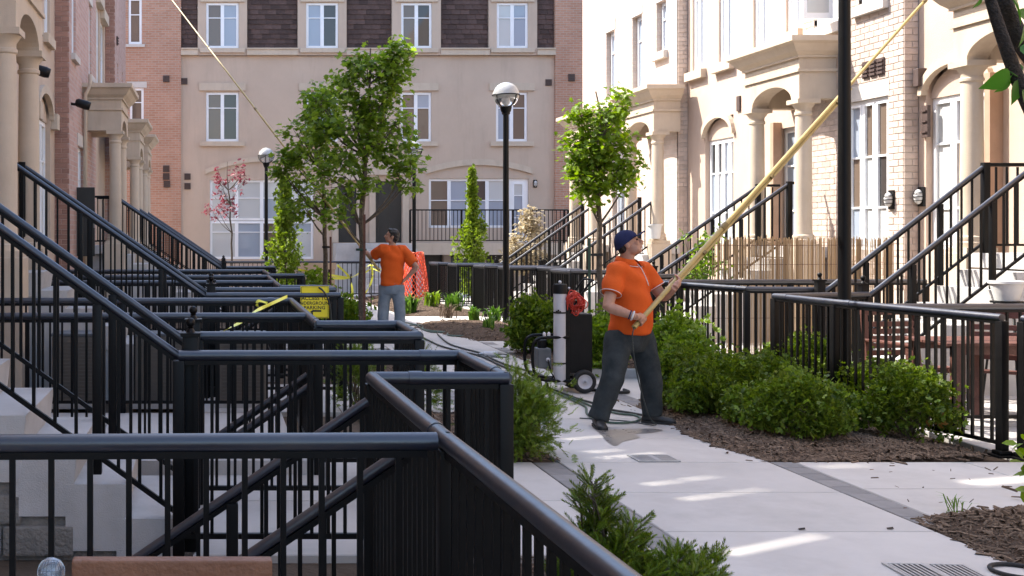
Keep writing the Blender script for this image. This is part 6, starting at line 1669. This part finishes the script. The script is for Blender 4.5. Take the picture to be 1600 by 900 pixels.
# ---------------------------------------------------------------- caution tape
def ribbon(b, pts, w_=.04, tw=0.0):
    pts = spline(pts, 10); n = len(pts)
    for i in range(n):
        t = (pts[min(i+1, n-1)]-pts[max(i-1, 0)]).normalized(); a = Vector((0, 0, 1)); a = (a-t*a.dot(t)); a = a.normalized() if a.length > .05 else Vector((0, 1, 0)); c_ = t.cross(a)
        th = tw*i/n+.5*math.sin(i*.35); u = (a*math.cos(th)+c_*math.sin(th))*w_/2
        b.v += [tuple(pts[i]-u), tuple(pts[i]+u)]
    s = len(b.v)-2*n
    for i in range(n-1): b.f.append((s+2*i, s+2*i+1, s+2*i+3, s+2*i+2))
Yt = 26.0
tapes = [([(466, 421), (500, 427), (545, 433), (565, 424), (580, 414), (600, 424)], 'yellow caution tape strung from the columnar tree past the maples'),
         ([(480, 434), (520, 435), (548, 434), (570, 426), (582, 420), (602, 430)], 'lower strand of yellow caution tape behind the maples'),
         ([(527, 414), (545, 432), (550, 448), (551, 470)], 'loose end of yellow tape hanging left of the maple trunk'),
         ([(580, 414), (582, 432), (576, 450), (563, 468)], 'loose end of yellow tape hanging right of the maple trunk')]
for pix, lab in tapes:
    b = MB(); ribbon(b, [P(x, y, Yt+random.uniform(-.1, .1)) for x, y in pix], .05, 2.0); tag(b.build('caution_tape', M['tape'], None, True), lab, 'tape', 'yellow caution tape')
for px in (580, 548):
    b = MB(); p = P(px, 411 if px == 580 else 428, Yt); b.tube([(p.x, p.y, gz(Yt)-.1), p], .014, 6); tag(b.build('stake', M['darkbark'], None, True), 'thin dark stake holding the caution tape, ' + ('right one' if px == 580 else 'left one'), 'stake')
b = MB(); ribbon(b, [P(449, 463, 10.42), P(425, 474, 9.9), P(400, 486, 9.4), P(378, 502, 9.0), P(345, 520, 8.7), P(300, 545, 8.4)], .028, 2.5); tag(b.build('caution_tape', M['tape'], None, True), 'yellow caution tape tied to the railing corner and sagging left', 'tape', 'yellow caution tape')
b = MB(); ribbon(b, [P(418, 474, 10.40), P(404, 470, 10.35), P(402, 478, 10.35), P(412, 482, 10.4)], .026, 1.5); tag(b.build('caution_tape', M['tape'], None, True), 'short curled scrap of yellow tape above the railing', 'tape', 'yellow caution tape')
# barricade plank in the far planting
bc = thing('barricade', 'plain wooden plank barricade behind the caution tape', 'barricade', tuple(P(495, 440, 28)))
q0, q1 = P(470, 421, 28), P(525, 411, 28); MB().box(q0.x, 27.98, q0.z, q1.x, 28.03, q1.z).build('plank', M['lumber'], bc)
for px in (474, 521): q = P(px, 421, 28); MB().box(q.x-.04, 28.035, gz(28)-.05, q.x+.04, 28.075, q1.z-.02).build('leg', M['lumber'], bc)
# ---------------------------------------------------------------- orange netting round the far lamp
Yn = 32.0; nc = Vector(((649-VX)*Yn/F, Yn, gz(Yn))); net = thing('safety_netting', 'orange safety netting wrapped round the foot of the lamp post', 'netting', nc)
b = MB(); nr, nz_ = 20, 15
def npnt(i, j):
    f_ = j/nz_; a = 2*math.pi*i/nr; rr = (.40-.16*f_)*(1+.10*math.sin(3*a)+.05*math.sin(5*a+f_*4)); return nc+Vector((rr*math.cos(a), rr*math.sin(a), .02+1.28*f_+.03*math.sin(2*a)))
for i in range(nr):
    b.tube([npnt(i+j*.5, j) for j in range(nz_+1)], .013, 4, False); b.tube([npnt(i-j*.5, j) for j in range(nz_+1)], .013, 4, False)
for j in (0, nz_): b.tube([npnt(i, j) for i in range(nr+1)], .014, 5, False)
b.build('mesh', M['net'], net)
# ---------------------------------------------------------------- tree stakes and ties
for px, y0, Y, m__, lab in ((569.5, 335, 17.3, 'rust', 'rusty stake beside the larger maple'), (516.5, 370, 19.5, 'rust', 'rusty stake beside the slender maple'), (921, 372, 14.4, 'stake', 'green metal stake left of the young bright tree')):
    p = P(px, y0, Y); b = MB(); b.box(p.x-.017, Y-.004, bz(p.x, Y)-.1, p.x+.017, Y+.004, p.z); b.box(p.x-.004, Y+.004, bz(p.x, Y)-.1, p.x+.004, Y+.03, p.z)
    tag(b.build('tree_stake', M[m__]), lab, 'stake', 'tree stakes')
for px, py, Y, rr, m__, lab in ((563, 390, 17.4, .062, 'stake', 'green strap round the larger maple trunk'), (509, 386, 19.6, .058, 'rubber', 'black strap round the slender maple trunk'), (936, 398, 14.6, .055, 'rubber', 'black strap round the young bright tree')):
    p = P(px, py, Y); b = MB(); b.lathe([(rr, -.018), (rr+.006, -.018), (rr+.006, .018), (rr, .018)], 16, p, caps=False); b.beam(p+Vector((.0, -.055, 0)), p+Vector((.09 if px != 936 else -.12, -.045, .0)), .01, .03)
    tag(b.build('tree_strap', M[m__]), lab, 'strap', 'tree straps')
# ---------------------------------------------------------------- reed screen
rsn = thing('reed_screen', 'tan reed screen fixed behind the railing on the right', 'screen', (7.7, 14.75, 0))
x0_, x1_ = (1112-VX)*14.75/F, (1396-VX)*14.75/F; nre = 330
xs_ = np.sort(RNG.uniform(x0_, x1_, nre)); tv = np.array([(-1, 0, 0), (0, -1, 0), (1, 0, 0), (-1, 0, 1), (0, -1, 1), (1, 0, 1)], float); tf = np.array([(0, 1, 4, 3), (1, 2, 5, 4)])
S_ = np.c_[RNG.uniform(.0035, .0065, nre), RNG.uniform(.0035, .006, nre), 1.57+RNG.normal(size=nre)*.018]
v, f_ = scatter(tv, tf, np.tile(np.eye(3), (nre, 1, 1)), np.c_[xs_, 14.75+RNG.normal(size=nre)*.006, np.full(nre, .02)], S_)
np_obj('reeds', v, f_, M['reed'], rsn, 'stuff')
for zz in (.2, .55, .9, 1.25, 1.5): MB().tube([(x0_, 14.742, zz), (x1_, 14.742, zz+.01)], .003, 5).build('wire', M['rust'], rsn)
# ---------------------------------------------------------------- patio furniture on the right
def chair(label, loc, rz, mat='redwood', w_=.56, h=.88, group=None):
    t = thing('patio_chair', label, 'chair', loc, group, rz); T_ = WM[t.name]
    def add(nm, b):
        b.v = [tuple(T_@Vector(p)) for p in b.v]; return b.build(nm, M[mat], t)
    for sx_ in (-1, 1):
        add('leg', MB().beam((sx_*w_/2, -.24, 0), (sx_*w_/2, -.24, .62), .045, .045)); add('leg', MB().beam((sx_*w_/2, .24, 0), (sx_*w_/2, .33, h), .045, .045))
        add('armrest', MB().cbox(sx_*w_/2-.035, -.28, .62, sx_*w_/2+.035, .29, .645, .006)); add('side_rail', MB().beam((sx_*w_/2, -.24, .38), (sx_*w_/2, .26, .36), .03, .06))
    for k in range(6): add('seat_slat', MB().cbox(-w_/2+.02, -.25+.083*k, .40-.006*k, w_/2-.02, -.18+.083*k, .42-.006*k, .004))
    for k in range(5):
        sp__ = (h-.055-.48)/5; z = .48+sp__*k; y = .262+.06*(z-.4)/.45; add('back_slat', MB().cbox(-w_/2+.02, y-.01, z, w_/2-.02, y+.012, z+sp__*.74, .004))
    add('top_rail', MB().cbox(-w_/2-.025, .31, h-.01, w_/2+.025, .355, h+.055, .006))
    return t
chair('wooden slatted chair back at the bottom left of the picture', (-.10, 2.55, 0), 0, 'wood', .46, .806)
chair('dark red slatted chair behind the right railing, left of the table', (6.72, 10.75, 0), rad(10), group='dark red patio set')
chair('dark red slatted chair at the right end of the patio table', (7.35, 10.35, 0), rad(-30), group='dark red patio set')
tb_ = thing('patio_table', 'dark red slatted patio table behind the right railing', 'table', (7.1, 9.95, 0), 'dark red patio set')
for k in range(8): MB().cbox(6.35, 9.72+.085*k, .70, 7.75, 9.795+.085*k, .725, .004).build('slat', M['redwood'], tb_)
for a in (6.45, 7.65):
    for c_ in (9.76, 10.34): MB().box(a-.03, c_-.03, 0, a+.03, c_+.03, .70).build('leg', M['redwood'], tb_)
for c_ in (9.78, 10.32): MB().box(6.42, c_-.012, .62, 7.68, c_+.012, .698).build('apron', M['redwood'], tb_)
# glass ball light at the bottom left
p = P(80, 893, 2.9); gl_ = thing('garden_light', 'round glass ball garden light at the bottom left corner', 'garden light', (p.x, p.y, 0))
MB().tube([(p.x, p.y, 0), (p.x, p.y, p.z-.036)], .008, 8).build('stem', M['steel'], gl_, True); b = MB(); b.lathe([(.012, -.05), (.022, -.04), (.022, -.03), (.012, -.028)], 14, p); b.build('collar', M['steel'], gl_, True)
MB().ball(p, .036, 24, 16).build('ball', M['ball'], gl_, True)
# plant pot on a stand, hanging bucket
p = P(1573, 470, 11.05); pt = thing('plant_stand', 'black stand carrying the pale pot by the right stair', 'stand', (p.x, p.y, 0))
MB().lathe([(.14, p.z-.02), (.14, p.z-.002)], 20, (p.x, p.y, 0)).build('top', M['blackmatte'], pt)
for k in range(3): a = 2.1*k+.4; MB().tube([(p.x+.1*math.cos(a), p.y+.1*math.sin(a), p.z-.02), (p.x+.2*math.cos(a), p.y+.2*math.sin(a), 0)], .011, 8).build('leg', M['blackmatte'], pt, True)
b = MB(); b.lathe([(.0, p.z+.002), (.10, p.z+.002), (.145, p.z+.17), (.158, p.z+.17), (.158, p.z+.195), (.14, p.z+.195), (.13, p.z+.17), (0, p.z+.165)], 28, (p.x, p.y, 0), caps=False); tag(b.build('flower_pot', M['pot'], None, 'auto'), 'pale tapered flower pot on a stand by the nearest right stair', 'pot')
b = MB(); p = P(1023, 373, 22.3); b.lathe([(.0, 0), (.10, 0), (.135, .26), (.155, .26), (.155, .29), (.12, .29), (.11, .2), (0, .2)], 24, p, caps=False); tag(b.build('bucket', M['pot'], None, 'auto'), 'white bucket planter hung on the third right stair railing', 'bucket')
# condensers behind the second left railing
def condenser(x, y, lab, w_=.46, h=.68, dpt=.34):
    t = thing('air_conditioner', lab, 'air conditioner', (x, y, 0), 'beige condenser units')
    MB().cbox(x-w_/2, y-dpt/2, .05, x+w_/2, y+dpt/2, h, .012).build('casing', M['ac'], t)
    MB().cbox(x-w_/2-.01, y-dpt/2-.01, h+.001, x+w_/2+.01, y+dpt/2+.01, h+.03, .008).build('lid', M['greyplastic'], t); MB().box(x-w_/2-.03, y-dpt/2-.03, -.01, x+w_/2+.03, y+dpt/2+.03, .048).build('pad', M['step'], t)
    me = MB().box(-w_/2+.03, -.012, 0, w_/2-.03, 0, .012).mesh('louvre', M['ac'])
    for k in range(16): inst('louvre', me, t, (x, y-dpt/2-.0005, .10+.035*k))
condenser(.30, 10.98, 'beige condenser unit farthest right behind the left railings'); condenser(-.50, 10.98, 'beige condenser unit in the middle behind the left railings'); condenser(-1.30, 10.98, 'beige condenser unit nearest the left stair')
dr = thing('storm_door', 'black storm door standing ajar on the brick of the left row', 'door', (-2.48, 20.9, 1.24))
MB().cbox(-2.50, 20.90, 1.22, -2.16, 20.94, 2.50, .008).build('leaf', M['door'], dr); MB().box(-2.18, 20.885, 1.75, -2.165, 20.90, 1.9).build('handle', M['steel'], dr)
